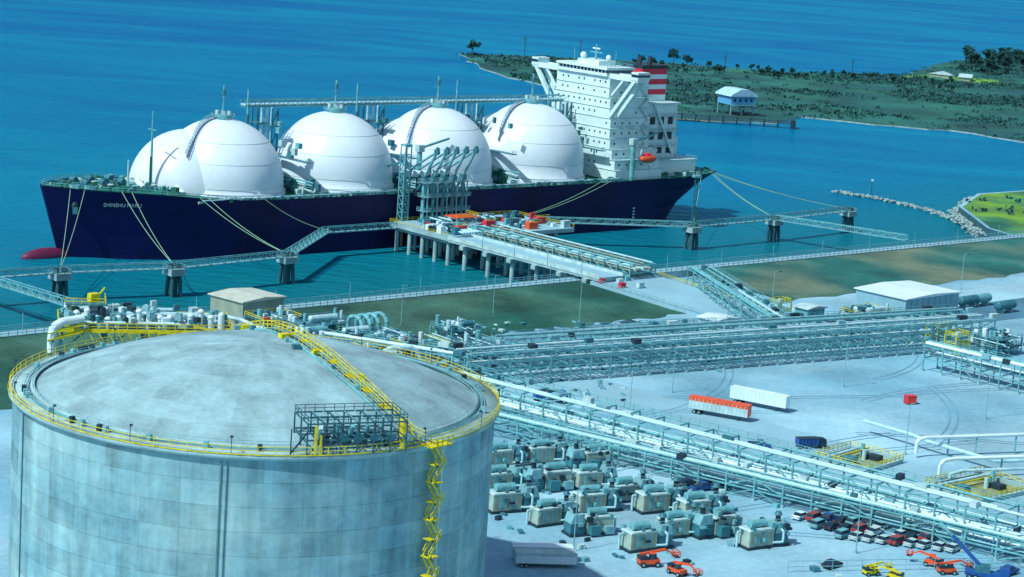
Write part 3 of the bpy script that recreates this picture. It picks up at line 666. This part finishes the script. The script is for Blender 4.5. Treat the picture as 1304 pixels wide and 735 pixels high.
# ---------------------------------------------------------------- pipe racks
def rack(name,A,B,w,h,levels,bay,pipes,steel=tealL,seed=1,pr=(.2,.5)):
    rnd=random.Random(seed);A=Vector((*A,0));B=Vector((*B,0));Ln=(B-A).length;mb=MB();n=int(Ln/bay)
    zs=[5+h*(k+1)/levels for k in range(levels)]
    for i in range(n+1):
        x=Ln*i/n
        for y in(-w/2,w/2): mb.bm((x,y,5),(x,y,zs[-1]+.2),.32,steel);mb.box((x,y,5.2),(.9,.9,.5),conc)
        for z in zs: mb.bm((x,-w/2,z),(x,w/2,z),.3,steel)
        if rnd.random()<.4: mb.box((x+1.5,rnd.uniform(-w/2,w/2),zs[-1]+.8),(rnd.uniform(1,3),rnd.uniform(.8,2),1.2),rnd.choice([teal,offw,galv,dark]))
        if i<n:
            for y in(-w/2,w/2):
                if i%3==1:
                    for z0_,z1_ in zip([5]+zs[:-1],zs): mb.bm((x,y,z0_),(x+Ln/n,y,z1_),.2,steel)
                elif i%3==2:
                    for z0_,z1_ in zip([5]+zs[:-1],zs): mb.bm((x,y,z1_),(x+Ln/n,y,z0_),.2,steel)
    for z in zs:
        for y in(-w/2,w/2): mb.bm((0,y,z-.1),(Ln,y,z-.1),.28,steel)
        y=-w/2+.7
        while y<w/2-.5:
            r=rnd.uniform(*pr)
            if rnd.random()<pipes:
                a0=0 if rnd.random()<.7 else Ln*rnd.uniform(0,.5);a1=Ln if rnd.random()<.7 else Ln*rnd.uniform(.6,1)
                mb.cyl((a0,y,z+r+.15),(a1,y,z+r+.15),r,rnd.choice([pipe,pipe,white,tealL,galv]),8)
            y+=r*2+rnd.uniform(.2,.9)
    mb.rail([(0,w/2+.3,zs[-1]),(Ln,w/2+.3,zs[-1])],steel,1.1,2.5,.1)
    return mb.obj(name,(A.x,A.y,0),math.atan2(B.y-A.y,B.x-A.x))
rack('pipe_rack',(-12,512),(138,608),9,8.5,4,6,.3,seed=1,pr=(.12,.3))
rack('pipe_rack',(-2,534),(134,620),9,7.5,3,6,.35,seed=2,pr=(.15,.35))
rack('pipe_rack',(20,560),(60,582),8,6,3,6,.4,seed=8,pr=(.15,.4))
rack('pipe_rack',(60,668),(78,592),9,6.5,2,6,.6,seed=3,pr=(.25,.45))
rack('pipe_rack',(-14,492),(142,371),10,8.5,2,6.5,.6,seed=4,pr=(.22,.5))
rack('pipe_rack',(-6,471),(127,381),6,4.5,2,6.5,.5,seed=5,pr=(.15,.35))
rack('pipe_rack',(116,570),(172,515),7,7,2,6,.7,seed=6,pr=(.3,.6))
rack('pipe_rack',(-45,525),(-12,512),8,8,2,6,.6,seed=9)
# ---------------------------------------------------------------- buildings
def shed(name,c,rz,lx,ly,h,wm_,rm,doors=True):
    mb=MB();mb.bx(-lx/2,lx/2,-ly/2,ly/2,5,5+h,wm_)
    mb.sideprism([(-lx/2-.6,5+h),(lx/2+.6,5+h),(lx/2+.6,5+h+.3),(0,5+h+.9),(-lx/2-.6,5+h+.3)],-ly/2-.6,ly/2+.6,rm)
    k=-lx/2+1.5
    while k<lx/2-2: mb.bx(k,k+1.6,-ly/2-.06,-ly/2+.1,5.1,7.6,dark if int(k)%2 else teal);k+=5
    k=-ly/2+1.5
    while k<ly/2-2: mb.bx(-lx/2-.06,-lx/2+.1,k,k+1.4,6.5,7.6,glass);k+=4
    for k in range(3): mb.box((-lx/2+3+k*5,-ly/2-1.2,5.9),(1.8,1.4,1.8),tealL)
    for k in range(int(lx/3)): mb.bx(-lx/2+k*3,-lx/2+k*3+.12,-ly/2-.12,-ly/2-.02,5.1,5+h,tealL)
    mb.bx(-lx/2-.1,lx/2+.1,-ly/2-.1,ly/2+.1,4.9,5.3,conc)
    return mb.obj(name,(c[0],c[1],0),rz)
shed('white_warehouse',(124,655),R_(44),28,19,6.4,M('cladding',(.20,.42,.50),.5,var=.1,stretch=(3,3,.1)),white)
shed('beige_building',(-72,568),R_(50),15,13,7.5,beige,M('beige_roof',(.46,.55,.48),.6))
shed('equipment_shelter',(60,601),R_(44),9,7,4,offw,white)
shed('equipment_shelter',(-30,548),R_(44),8,5,3.6,offw,tealL)
shed('equipment_shelter',(90,628),R_(44),8,5,4,tealL,offw)
def module(name,c,rz,seed,lx=16,ly=9,h=7):
    r=random.Random(seed);mb=MB()
    for x in(-lx/2,0,lx/2):
        for y in(-ly/2,ly/2): mb.bm((x,y,5),(x,y,5+h),.35,tealL)
    for z in(5+h*.5,5+h):
        mb.bx(-lx/2,lx/2,-ly/2,ly/2,z-.1,z,teal);mb.rail([(-lx/2,-ly/2,z),(lx/2,-ly/2,z),(lx/2,ly/2,z),(-lx/2,ly/2,z)],r.choice([yellow,galv,galv]),1.1,1.8,.12,True)
    for k in range(5):
        x=r.uniform(-lx/2+1,lx/2-1);y=r.uniform(-ly/2+1,ly/2-1);mb.cyl((x,y,5),(x,y,5+h+r.uniform(.5,3)),r.uniform(.3,.8),r.choice([pipe,white,tealL]),10)
    for k in range(2):
        y=r.uniform(-ly/2,ly/2);z=5+r.choice([1.8,h*.5+1.2,h+1.1]);x=r.uniform(-lx/2,0);mb.cyl((x,y,z),(x+lx*.5,y,z),.9,r.choice([pipe,tealL,teal]),12);mb.ell((x,y,z),(.6,.9,.9),pipe,10,6);mb.ell((x+lx*.5,y,z),(.6,.9,.9),pipe,10,6)
    for k in range(50): mb.box((r.uniform(-lx/2,lx/2),r.uniform(-ly/2,ly/2),5+r.uniform(.4,h+1.3)),(r.uniform(.4,1.8),r.uniform(.4,1.6),r.uniform(.4,1.5)),r.choice([offw,tealL,teal,dark,white,galv,red if k%9==0 else teal]))
    for k in range(10):
        x=r.uniform(-lx/2,lx/2);z=5+r.uniform(1,h+1);mb.cyl((x,-ly/2-1,z),(x,ly/2+1,z),.2,pipe,6)
    return mb.obj(name,(c[0],c[1],0),rz)
for k,(x,y,rz,lx) in enumerate([(-50,543,.7,16),(-34,530,.7,14),(-22,524,.7,12),(-52,526,.7,14),(-40,512,.7,12),(-8,530,.7,10),(-62,545,.7,12),(106,622,.75,14),(98,606,.75,10),(140,598,.75,12),(155,592,.75,12),(-14,548,.7,10)]): module('process_module',(x,y),rz,k,lx,h=7 if x<90 else 5)
mb=MB()
for k in range(4):
    x=-42+k*2.0;y=541+k*2;mb.path([(x,y,5),(x,y,13),(x+.6,y-.6,14.4),(x+2,y-2,15),(x+3.4,y-3.4,14.4),(x+4,y-4,13),(x+4,y-4,10)],.6,tealL,10)
mb.obj('vent_pipes')
mb=MB();mb.path([(-31,505,5),(-31,505,12),(-30.2,505.4,13.6),(-28.5,506.2,14.5),(-24,508.5,14.5),(-22.3,509.3,13.6),(-21.5,509.8,12),(-21.5,509.8,5)],.6,pipe,12)
mb.path([(-35,500,5),(-35,500,11),(-34,500.5,13),(-32,501.5,14),(-27,504,14)],.55,pipe,12);mb.obj('pipe_loop')
for x,y,m_ in((146,668,teal),(151,673,tealL),(157,664,teal)):
    mb=MB();mb.cyl((-4,0,7.4),(4,0,7.4),1.5,m_,16);mb.ell((-4,0,7.4),(.8,1.5,1.5),m_);mb.ell((4,0,7.4),(.8,1.5,1.5),m_)
    for s in(-2.5,2.5): mb.box((s,0,5.8),(.7,2.4,1.8),conc)
    mb.obj('horizontal_drum',(x,y,0),.75)
pitf=M('pit_floor',(.26,.33,.15),.8,var=.4,scale=.3)
def pit(name,c,rz,lx,ly):
    mb=MB()
    for (x0_,x1_,y0_,y1_) in((-lx/2,lx/2,-ly/2,-ly/2+.8),(-lx/2,lx/2,ly/2-.8,ly/2),(-lx/2,-lx/2+.8,-ly/2+.8,ly/2-.8),(lx/2-.8,lx/2,-ly/2+.8,ly/2-.8)): mb.bx(x0_,x1_,y0_,y1_,5,5.9,conc)
    mb.bx(-lx/2+.8,lx/2-.8,-ly/2+.8,ly/2-.8,5,5.1,pitf)
    mb.rail([(-lx/2,-ly/2,5.9),(lx/2,-ly/2,5.9),(lx/2,ly/2,5.9),(-lx/2,ly/2,5.9)],yellow,1.2,1.8,.13,True)
    mb.bx(-lx/2+2,-lx/2+4.4,-1.5,1,5.1,7,teal);mb.cyl((2,0,5.1),(2,0,7.4),.5,pipe,8);mb.bx(3,5.4,-3,0,5.1,6.2,dark);mb.cyl((lx/2-3,2,5),(lx/2-3,2,8),.5,tealL,8)
    mb.bm((-lx/2,2,6.6),(lx/2,2,6.6),.3,yellow);mb.cyl((-lx/2-3,3,6.8),(lx/2-3,3,6.8),.4,pipe,8)
    mb.bx(-lx/2+.9,lx/2-.9,ly/2-2.6,ly/2-.9,5.1,5.6,beige)
    return mb.obj(name,(c[0],c[1],0),rz)
pit('containment_pit',(81,465),R_(50),15,14);pit('containment_pit',(105,448),R_(42),20,15)
mb=MB()
mb.path([(86,492,8),(96,481,8),(98,479,7.5),(110,466,7.5),(112,466,7),(128,472,7)],.45,pipe,12)
mb.path([(95,472,6),(95,472,8.4),(95.5,472.3,9.2),(97,473,9.6),(120,482,9.6),(160,500,9.6)],.45,white,12)
mb.path([(97,454,6),(97,454,8.4),(98,454.6,9.3),(100,455.6,9.6),(150,474,9.6)],.45,white,12)
mb.path([(99,452,6),(99,452,7),(102,453.5,7.6),(150,471,7.6)],.35,pipe,12)
for x,y in((103,475.5),(110,478),(120,482),(112,460.3),(125,465),(140,491),(137,469.5)): mb.bm((x,y,5),(x,y,9.4),.35,tealL)
mb.obj('transfer_pipeline')
# ---------------------------------------------------------------- skid units
def unit(seed):
    r=random.Random(seed);mb=MB()
    mb.bx(-5,5,-1.9,1.9,.0,.5,dark)
    mb.bx(-4.6,1.2,-1.6,1.6,.5,3.5,tan)
    for k in range(5): mb.bx(-4.3+k*1.1,-3.5+k*1.1,-1.66,-1.5,1,3,tealL if k%2 else beige)
    mb.sideprism([(-4.7,3.5),(1.3,3.5),(1.1,3.75),(-4.5,3.75)],-1.7,1.7,offw)
    mb.bx(1.6,4.8,-1.5,1.5,.5,2.6,teal);mb.sideprism([(1.6,2.6),(4.8,2.6),(4.2,4.4),(2.2,4.4)],-1.5,1.5,galv)
    mb.cyl((-3.6,0,4.5),(.2,0,4.5),.75,tealL,12)
    for x in(-3,-.6): mb.box((x,0,3.9),(.3,1.2,.5),dark)
    mb.cyl((3.2,0,4.4),(3.2,0,5.8),.5,dark,10);mb.cyl((3.2,0,5.7),(3.2,0,6.3),.8,teal,10,.5)
    mb.bx(-1.2,.9,1.7,3.1,.4,2.3,teal);mb.bx(-4.4,-2.4,1.7,2.9,.4,1.9,galv)
    mb.path([(1,-1.8,1),(3,-2.2,1),(3,-2.2,3),(3,-1,3.4)],.22,pipe,6)
    mb.path([(-4.8,.8,3),(-5.6,.8,3),(-5.6,.8,.3)],.25,pipe,6)
    for k in range(26): mb.box((r.uniform(-4.8,4.8),r.uniform(-2.3,2.3),r.uniform(.8,4.6)),(r.uniform(.3,1.1),r.uniform(.3,1),r.uniform(.3,1)),r.choice([teal,dark,tealL,galv,dark]))
    mb.rail([(1.6,-1.5,4.4),(4.6,-1.5,4.4)],galv,.9,1,.08)
    return mb
ub=[unit(k).obj('compressor_skid',(0,0,5)) for k in range(4)]
UP=[(1,441),(10,446),(19,444),(1,423),(3,408),(11,401),(10,425),(20,429),(27,421),(20,412),(18,396),(33,415),(29,389),(41,412),(43,401),(52,396),(36,399)]
random.seed(77)
for k,(x,y) in enumerate(UP):
    rz=R_(30)+random.uniform(-.08,.08)+(math.pi if k%4==2 else 0)
    if k<4: ub[k].location=(x,y,5);ub[k].rotation_euler=(0,0,rz)
    else: inst(ub[random.randrange(4)],'compressor_skid',(x,y,5),rz,random.uniform(.95,1.1))
# ---------------------------------------------------------------- vehicles
def wheels(mb,xs,hw,r=.36):
    for x in xs:
        for s in(-1,1): mb.cyl((x,s*(hw-.22),r),(x,s*(hw+.02),r),r,black,14);mb.cyl((x,s*(hw+.02),r),(x,s*(hw+.04),r),r*.5,galv,10)
def car(col,kind=0):
    mb=MB();hw=.92
    if kind==0:
        body=[(-2.25,.35),(2.2,.35),(2.3,.62),(2.15,.82),(1.2,.95),(-1.9,1.0),(-2.3,.85)];cab=[(1.15,.93),(.45,1.42),(-1.0,1.45),(-1.85,.98)]
    elif kind==1:
        body=[(-2.3,.4),(2.25,.4),(2.35,.75),(2.2,1.0),(1.25,1.1),(-2.25,1.12),(-2.35,.8)];cab=[(1.2,1.08),(.7,1.72),(-1.95,1.75),(-2.2,1.1)]
    else:
        body=[(-2.7,.45),(2.6,.45),(2.7,.8),(2.5,1.05),(1.5,1.15),(-2.7,1.15)];cab=[(1.45,1.13),(.85,1.75),(-.6,1.78),(-.9,1.13)]
    mb.sideprism(body,-hw,hw,col)
    n=len(cab)
    vs=[(x,-hw*(.97 if z<1.2 else .8),z) for x,z in cab]+[(x,hw*(.97 if z<1.2 else .8),z) for x,z in cab]
    mb.add(vs,[(i,(i+1)%n,(i+1)%n+n,i+n) for i in range(n)]+[tuple(range(n-1,-1,-1)),tuple(range(n,2*n))],glass)
    tx=[c for c in cab if c[1]>1.2];mb.bx(tx[1][0],tx[0][0],-hw*.8,hw*.8,tx[0][1],tx[1][1]+.04,col)
    if kind==2: mb.bx(-2.6,-.95,-.75,.75,1.15,1.17,dark)
    wheels(mb,(-1.4,1.4) if kind<2 else (-1.7,1.7),hw,.36 if kind==0 else .42)
    mb.bx(2.24,2.36,-.8,-.5,.66,.8,white);mb.bx(2.24,2.36,.5,.8,.66,.8,white);mb.bx(-2.36,-2.26,-.8,-.55,.7,.88,red);mb.bx(-2.36,-2.26,.55,.8,.7,.88,red)
    return mb
maroon=M('maroon_paint',(.28,.05,.05),.4,var=.2)
cols=[white,maroon,bluep,dark,tealL,offw,offw,teal]
cars=[car(cols[i],i%3).obj('parked_car',(0,0,-100)) for i in range(8)]
used=set()
def putcar(i,x,y,rz,name='parked_car'):
    if i not in used: used.add(i);cars[i].location=(x,y,5.04);cars[i].rotation_euler=(0,0,rz)
    else: inst(cars[i],name,(x,y,5.04),rz)
random.seed(21);k=0
for row,(ax,ay) in enumerate([(62,416),(65,410.5),(69,404.5)]):
    for i in range(9):
        x=ax+i*2.7*math.cos(-.18)+random.uniform(-.2,.2);y=ay+i*2.7*math.sin(-.18)+row*.2
        if (row,i) in((0,7),(1,5)):continue
        putcar(k%8 if k<8 else random.choice([0,1,6,3,0,3,4,6,6]),x,y,R_(50)+random.uniform(-.06,.06));k+=1
for x,y,rz,i in((40,435,.6,3),(43,432,.6,2),(45.5,437,.6,3),(59,471,-.1,2),(64,385,.8,3),(98,388,.8,2),(47,433,.6,7),(-14,500,.6,0)): putcar(i,x,y,rz)
def trailer(c1,c2):
    mb=MB();mb.bx(-7.5,7.5,-1.3,1.3,1.2,3.2,c1);mb.bx(-7.5,7.5,-1.31,1.31,3.2,4.0,c2);mb.bx(-7.6,7.6,-1.34,1.34,3.95,4.1,c2);mb.bx(7.45,7.58,-1.3,1.3,1.2,4.0,c2)
    mb.bx(-7.3,7.3,-.6,.6,.95,1.2,dark)
    for k in range(14): mb.bx(-7+k*1.05,-6.9+k*1.05,-1.36,-1.28,1.3,3.9,c1)
    wheels(mb,(-6,-4.8),1.25,.5)
    for s in(-1,1): mb.bm((5,s,1.2),(5,s,.05),.2,dark)
    mb.bx(-7.58,-7.5,-1.1,1.1,1.4,3.8,galv);return mb
trailer(offw,orange).obj('semi_trailer',(52,498,5.04),R_(-24));trailer(white,white).obj('semi_trailer',(63,511,5.04),R_(-30))
trailer(offw,white).obj('semi_trailer',(9,377,5.04),R_(8)).scale=(.75,1,.7);trailer(white,offw).obj('semi_trailer',(9.6,373.6,5.04),R_(8)).scale=(.75,1,.7)
def truck(body,cab):
    mb=MB();mb.bx(-4,4,-.5,.5,.8,1.1,dark);mb.sideprism([(2.4,.7),(4.3,.7),(4.35,1.8),(4.0,2.9),(2.4,3.0)],-1.2,1.2,cab);mb.bx(3.9,4.28,-1.1,1.1,1.9,2.7,glass)
    if body=='tank': mb.cyl((-4,0,2.1),(2,0,2.1),1.15,bluep,14)
    else:
        mb.bx(-4,2.1,-1.2,1.2,1.2,3.0,body);mb.bx(-4.05,2.15,-1.25,1.25,3.0,3.1,dark)
        for k in range(5): mb.bx(-3.6+k*1.1,-3.5+k*1.1,-1.26,-1.19,1.2,3,dark)
    wheels(mb,(-3.2,-2.1,3.3),1.2,.5);return mb
truck('tank',dark).obj('tanker_truck',(12,556,5.04),.2);truck(bluep,dark).obj('box_truck',(71,474,5.04),.3).scale=(.85,.85,.8);truck(bluep,bluep).obj('box_truck',(11,500,5.04),.3);truck(white,white).obj('box_truck',(34,592,5.04),.9)
mb=MB();mb.bx(-1.3,1.3,-1,1,.15,2.1,red)
for k in range(6): mb.bx(-1.2+k*.44,-1.1+k*.44,-1.06,-1.0,.3,2.0,orange)
mb.bx(-1.4,1.4,-1.1,1.1,2.1,2.22,red);mb.bx(-1.2,1.2,-.9,.9,0,.15,dark);mb.obj('red_container',(103,526,5.03),.4)
def lift(c):
    mb=MB();mb.bx(-2.2,1.8,-1,1,.7,1.5,c);mb.bx(-2.2,-.6,-1,1,1.5,2.1,dark);mb.bx(-.2,1,-.9,.0,1.5,2.6,glass);mb.bx(-.25,1.05,-.95,.05,2.6,2.7,c)
    mb.bm((-1.8,.5,2.2),(3.2,.5,3.0),.42,c);mb.bm((3.2,.5,3.0),(5.0,.5,2.0),.3,c);mb.bx(4.9,6.0,-.3,1.3,1.5,1.65,dark);mb.rail([(4.9,-.3,1.65),(6.0,-.3,1.65),(6.0,1.3,1.65),(4.9,1.3,1.65)],c,1,.6,.1,True)
    wheels(mb,(-1.5,1.3),1.15,.55);return mb
l1=lift(orange).obj('boom_lift',(29,378,5),.3);inst(l1,'boom_lift',(34,374,5),-.9,.9);inst(l1,'boom_lift',(84,390,5),2.6,.85);inst(l1,'boom_lift',(86,386,5),.2,.85)
l2=lift(yellow).obj('telehandler',(71,382,5),.4);l2.scale=(.75,.75,.75);inst(l2,'telehandler',(75,380,5),2.7,.75)
mb=MB();mb.bx(-4,4,-1.2,1.2,.9,1.6,bluep);mb.bx(2.4,4.2,-1.1,1.1,1.6,2.7,bluep);mb.bx(4.1,4.25,-1,1,1.9,2.6,glass);mb.bx(-2.2,.6,-1.2,1.2,1.6,2.8,teal)
wheels(mb,(-3.2,-2,1.3,3.0),1.2,.55);mb.bm((-1.5,0,2.8),(-7,1.2,7.5),.6,bluep);mb.bm((-7,1.2,7.5),(-9.5,1.8,9.6),.4,tealL)
for x in(-3.6,3.6):
    for s in(-1,1): mb.bm((x,0,1),(x,s*2.6,1),.25,bluep);mb.bm((x,s*2.6,1),(x,s*2.6,.05),.2,dark)
mb.obj('mobile_crane',(93,384,5),-.2)
def pole(x,y,h=12):
    mb=MB();mb.cyl((0,0,0),(0,0,h),.13,galv,8,.08);mb.bm((0,0,h),(1.6,0,h+.2),.12,galv);mb.box((1.8,0,h+.1),(.9,.4,.2),dark);mb.cyl((0,0,0),(0,0,.6),.35,conc,8);mb.obj('light_pole',(x,y,5),.4)
for x,y in((30,492),(93,474),(80,640),(20,600),(60,575),(120,515),(70,395),(15,384),(150,700),(112,402),(42,520),(88,540),(-5,600),(-30,575)): pole(x,y)
mb=MB();mb.rail([(55,380,5),(110,395,5),(150,350,5)],galv,2.2,3,.1)
mb.obj('chain_link_fence')
mb=MB();random.seed(31)
for i in range(380):
    x,y=random.choice([(random.uniform(-5,65),random.uniform(378,450)),(random.uniform(-50,30),random.uniform(500,560)),(random.uniform(60,160),random.uniform(600,640)),(random.uniform(-20,60),random.uniform(545,600))])
    d=random.uniform(.3,1.4);mb.box((x,y,5+d*.3),(d,random.uniform(.4,2),d*.6),random.choice([tealL,teal,offw,dark,galv,orange if i%14==0 else teal]),random.random())
mb.obj('yard_crates')
for x,y in((80,622),(127,590),(124,602)):
    mb=MB()
    for a_ in(-3,3):
        for b_ in(-2,2): mb.bm((a_,b_,0),(a_,b_,6),.3,yellow)
    for z in(3,6):
        mb.bx(-3,3,-2,2,z,z+.15,galv);mb.rail([(-3,-2,z),(3,-2,z),(3,2,z),(-3,2,z)],yellow,1.2,1.2,.15,True)
    mb.bm((-3,-2,0),(3,-2,3),.3,yellow);mb.bm((3,-2,3),(-3,-2,6),.3,yellow);mb.cyl((0,0,0),(0,0,7),.7,pipe,10);mb.obj('access_stair_structure',(x,y,5),.7)
# ---------------------------------------------------------------- far peninsula
mb=MB()
PEN=[(-52,1607),(-34,1500),(-17,1449),(20,1380),(60,1290),(88,1240),(150,1252),(170,1303),(225,1287),(258,1285),(294,1245),(420,1180),(900,1150),(3000,1400),(3000,3000),(900,2700),(487,2100),(365,1879),(301,1707),(199,1646),(109,1658),(53,1647),(-8,1625)]
rj=random.Random(5);PJ=[]
for i in range(len(PEN)):
    A=PEN[i];B=PEN[(i+1)%len(PEN)];nseg=max(1,int(math.hypot(B[0]-A[0],B[1]-A[1])/14)) if A[0]<700 and B[0]<700 else 1
    for k in range(nseg):
        t=k/nseg;PJ.append((A[0]+(B[0]-A[0])*t+(rj.uniform(-3,3) if k else 0),A[1]+(B[1]-A[1])*t+(rj.uniform(-5,5) if k else 0)))
mb.prism(PJ,-2,.8,sand,scrub);mb.obj('terrain')
def inside(x,y,P):
    c=False;j=len(P)-1
    for i in range(len(P)):
        if (P[i][1]>y)!=(P[j][1]>y) and x<(P[j][0]-P[i][0])*(y-P[i][1])/(P[j][1]-P[i][1])+P[i][0]: c=not c
        j=i
    return c
def clump(mb,x,y,z,rx,rz_,n,sz,rnd,flat=1):
    for i in range(n):
        while True:
            a_=Vector((rnd.uniform(-1,1),rnd.uniform(-1,1),rnd.uniform(-1,1)))
            if a_.length<1:break
        c=Vector((x+a_.x*rx,y+a_.y*rx,z+a_.z*rz_));s=sz*rnd.uniform(.6,1.4)
        u=Vector((rnd.uniform(-1,1),rnd.uniform(-1,1),rnd.uniform(-1,1))).normalized();v=u.orthogonal().normalized()
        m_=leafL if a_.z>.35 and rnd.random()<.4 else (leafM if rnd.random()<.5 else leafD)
        mb.add([c-u*s,c-v*s*.7,c+u*s,c+v*s*.7],[(0,1,2,3)],m_)
rnd=random.Random(9);mb=MB();cnt=0
while cnt<4200:
    x=rnd.uniform(-50,620);y=rnd.uniform(1180,2300)
    if not inside(x,y,PEN) or (x>90 and x<240 and y<1330 and rnd.random()<.8):continue
    d=math.sin(x*.02+y*.013)+math.sin(y*.045-x*.011)+.5*math.sin(x*.07)
    if d<0 and rnd.random()<.9:continue
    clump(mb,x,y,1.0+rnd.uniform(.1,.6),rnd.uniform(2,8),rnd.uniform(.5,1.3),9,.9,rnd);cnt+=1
for k in range(160):
    x=rnd.uniform(195,420);y=rnd.uniform(880,1010)
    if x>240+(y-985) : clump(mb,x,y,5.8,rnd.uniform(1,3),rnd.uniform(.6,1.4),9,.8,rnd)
mb.obj('shrubs')
mb=MB()
def tree(mb,x,y,h,rnd):
    mb.cyl((x,y,.7),(x+rnd.uniform(-.5,.5),y,1+h*.6),.4,bark,6,.2)
    for k in range(5):
        t=rnd.uniform(0,6.28);mb.cyl((x,y,1+h*rnd.uniform(.3,.55)),(x+math.cos(t)*h*.25,y+math.sin(t)*h*.25,1+h*.7),.15,bark,5,.07)
    for k in range(9):
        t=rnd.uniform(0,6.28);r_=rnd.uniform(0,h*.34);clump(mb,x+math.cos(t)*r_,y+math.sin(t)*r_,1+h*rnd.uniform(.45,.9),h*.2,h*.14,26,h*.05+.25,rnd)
for i in range(190):
    t=rnd.random();x=380+t*300+rnd.gauss(0,12);y=1830+t*420+rnd.gauss(0,50)
    if inside(x,y,PEN): tree(mb,x,y,rnd.uniform(8,15),rnd)
for i in range(55):
    x=rnd.uniform(60,330);y=1610+rnd.uniform(-40,60)
    if inside(x,y,PEN): tree(mb,x,y,rnd.uniform(3,6.5),rnd)
for i in range(30):
    x=rnd.uniform(330,640);y=rnd.uniform(1300,1800)
    if inside(x,y,PEN): tree(mb,x,y,rnd.uniform(4,7),rnd)
mb.obj('treeline')
for x,y,h in((-42,1600,12),(112,1640,12),(122,1632,9)):
    mb=MB();tree(mb,x,y,h,rnd);mb.obj('tree')
mb=MB()
for x in(-8,0,8):
    for y in(-7,7): mb.bm((x,y,-5),(x,y,5),.6,galv)
mb.bx(-8.5,8.5,-7.5,7.5,5,10.5,M('hut_wall',(.08,.34,.60),.7));mb.sideprism([(-10,10.3),(10,10.3),(9,11.5),(3,14.5),(-3,14.5),(-9,11.5)],-9,9,M('hut_roof',(.34,.62,.74),.5))
for k in(-6,-2,2,6): mb.bx(k-.7,k+.7,-7.6,-7.4,7,9,glass)
mb.bx(-8.7,8.7,-9.5,-7.5,4.8,5,galv);mb.rail([(-8.7,-9.5,5),(8.7,-9.5,5)],galv,1.1,2,.15)
mb.obj('stilt_hut',(128,1290,2),.5)
mb=MB();mb.bx(-50,50,-2,2,2.6,3.2,concD);mb.rail([(-50,-2,3.2),(50,-2,3.2)],bark,1.1,3,.2)
for x in range(-48,50,8):
    for y in(-1.5,1.5): mb.cyl((x,y,-3),(x,y,4.5),.4,bark,6)
mb.bx(48,50,-4,4,-1,5,dark);mb.obj('timber_pier',(108,1236,0),-.02)
for x,y,s in((330,1700,8),(348,1690,9),(365,1400,6)):
    mb=MB();mb.bx(-s,s,-s*.5,s*.5,0,3,beige);mb.sideprism([(-s-1,3),(s+1,3),(0,5.4)],-s*.6,s*.6,offw);mb.bx(-s*.6,-s*.2,-s*.5-.1,-s*.5+.1,1,2.2,glass);mb.bx(s*.2,s*.6,-s*.5-.1,-s*.5+.1,1,2.2,glass);mb.obj('cottage',(x,y,.8),rnd.random()*3)
mb=MB();mb.prism([(300,1690),(330,1665),(372,1672),(380,1720),(330,1735)],.8,1.1,lime);mb.obj('grass_clearing')
for x,y in((-3,1640),(40,1650),(250,1640),(148,1600),(162,970)):
    mb=MB();mb.cyl((0,0,-2),(0,0,15 if y>1000 else 6),.3 if y>1000 else .15,bark,6);mb.bm((-2,0,13),(2,0,13),.3,bark) if y>1000 else mb.box((0,0,6),(.8,.8,.8),white);mb.obj('utility_pole' if y>1000 else 'channel_marker',(x,y,0))
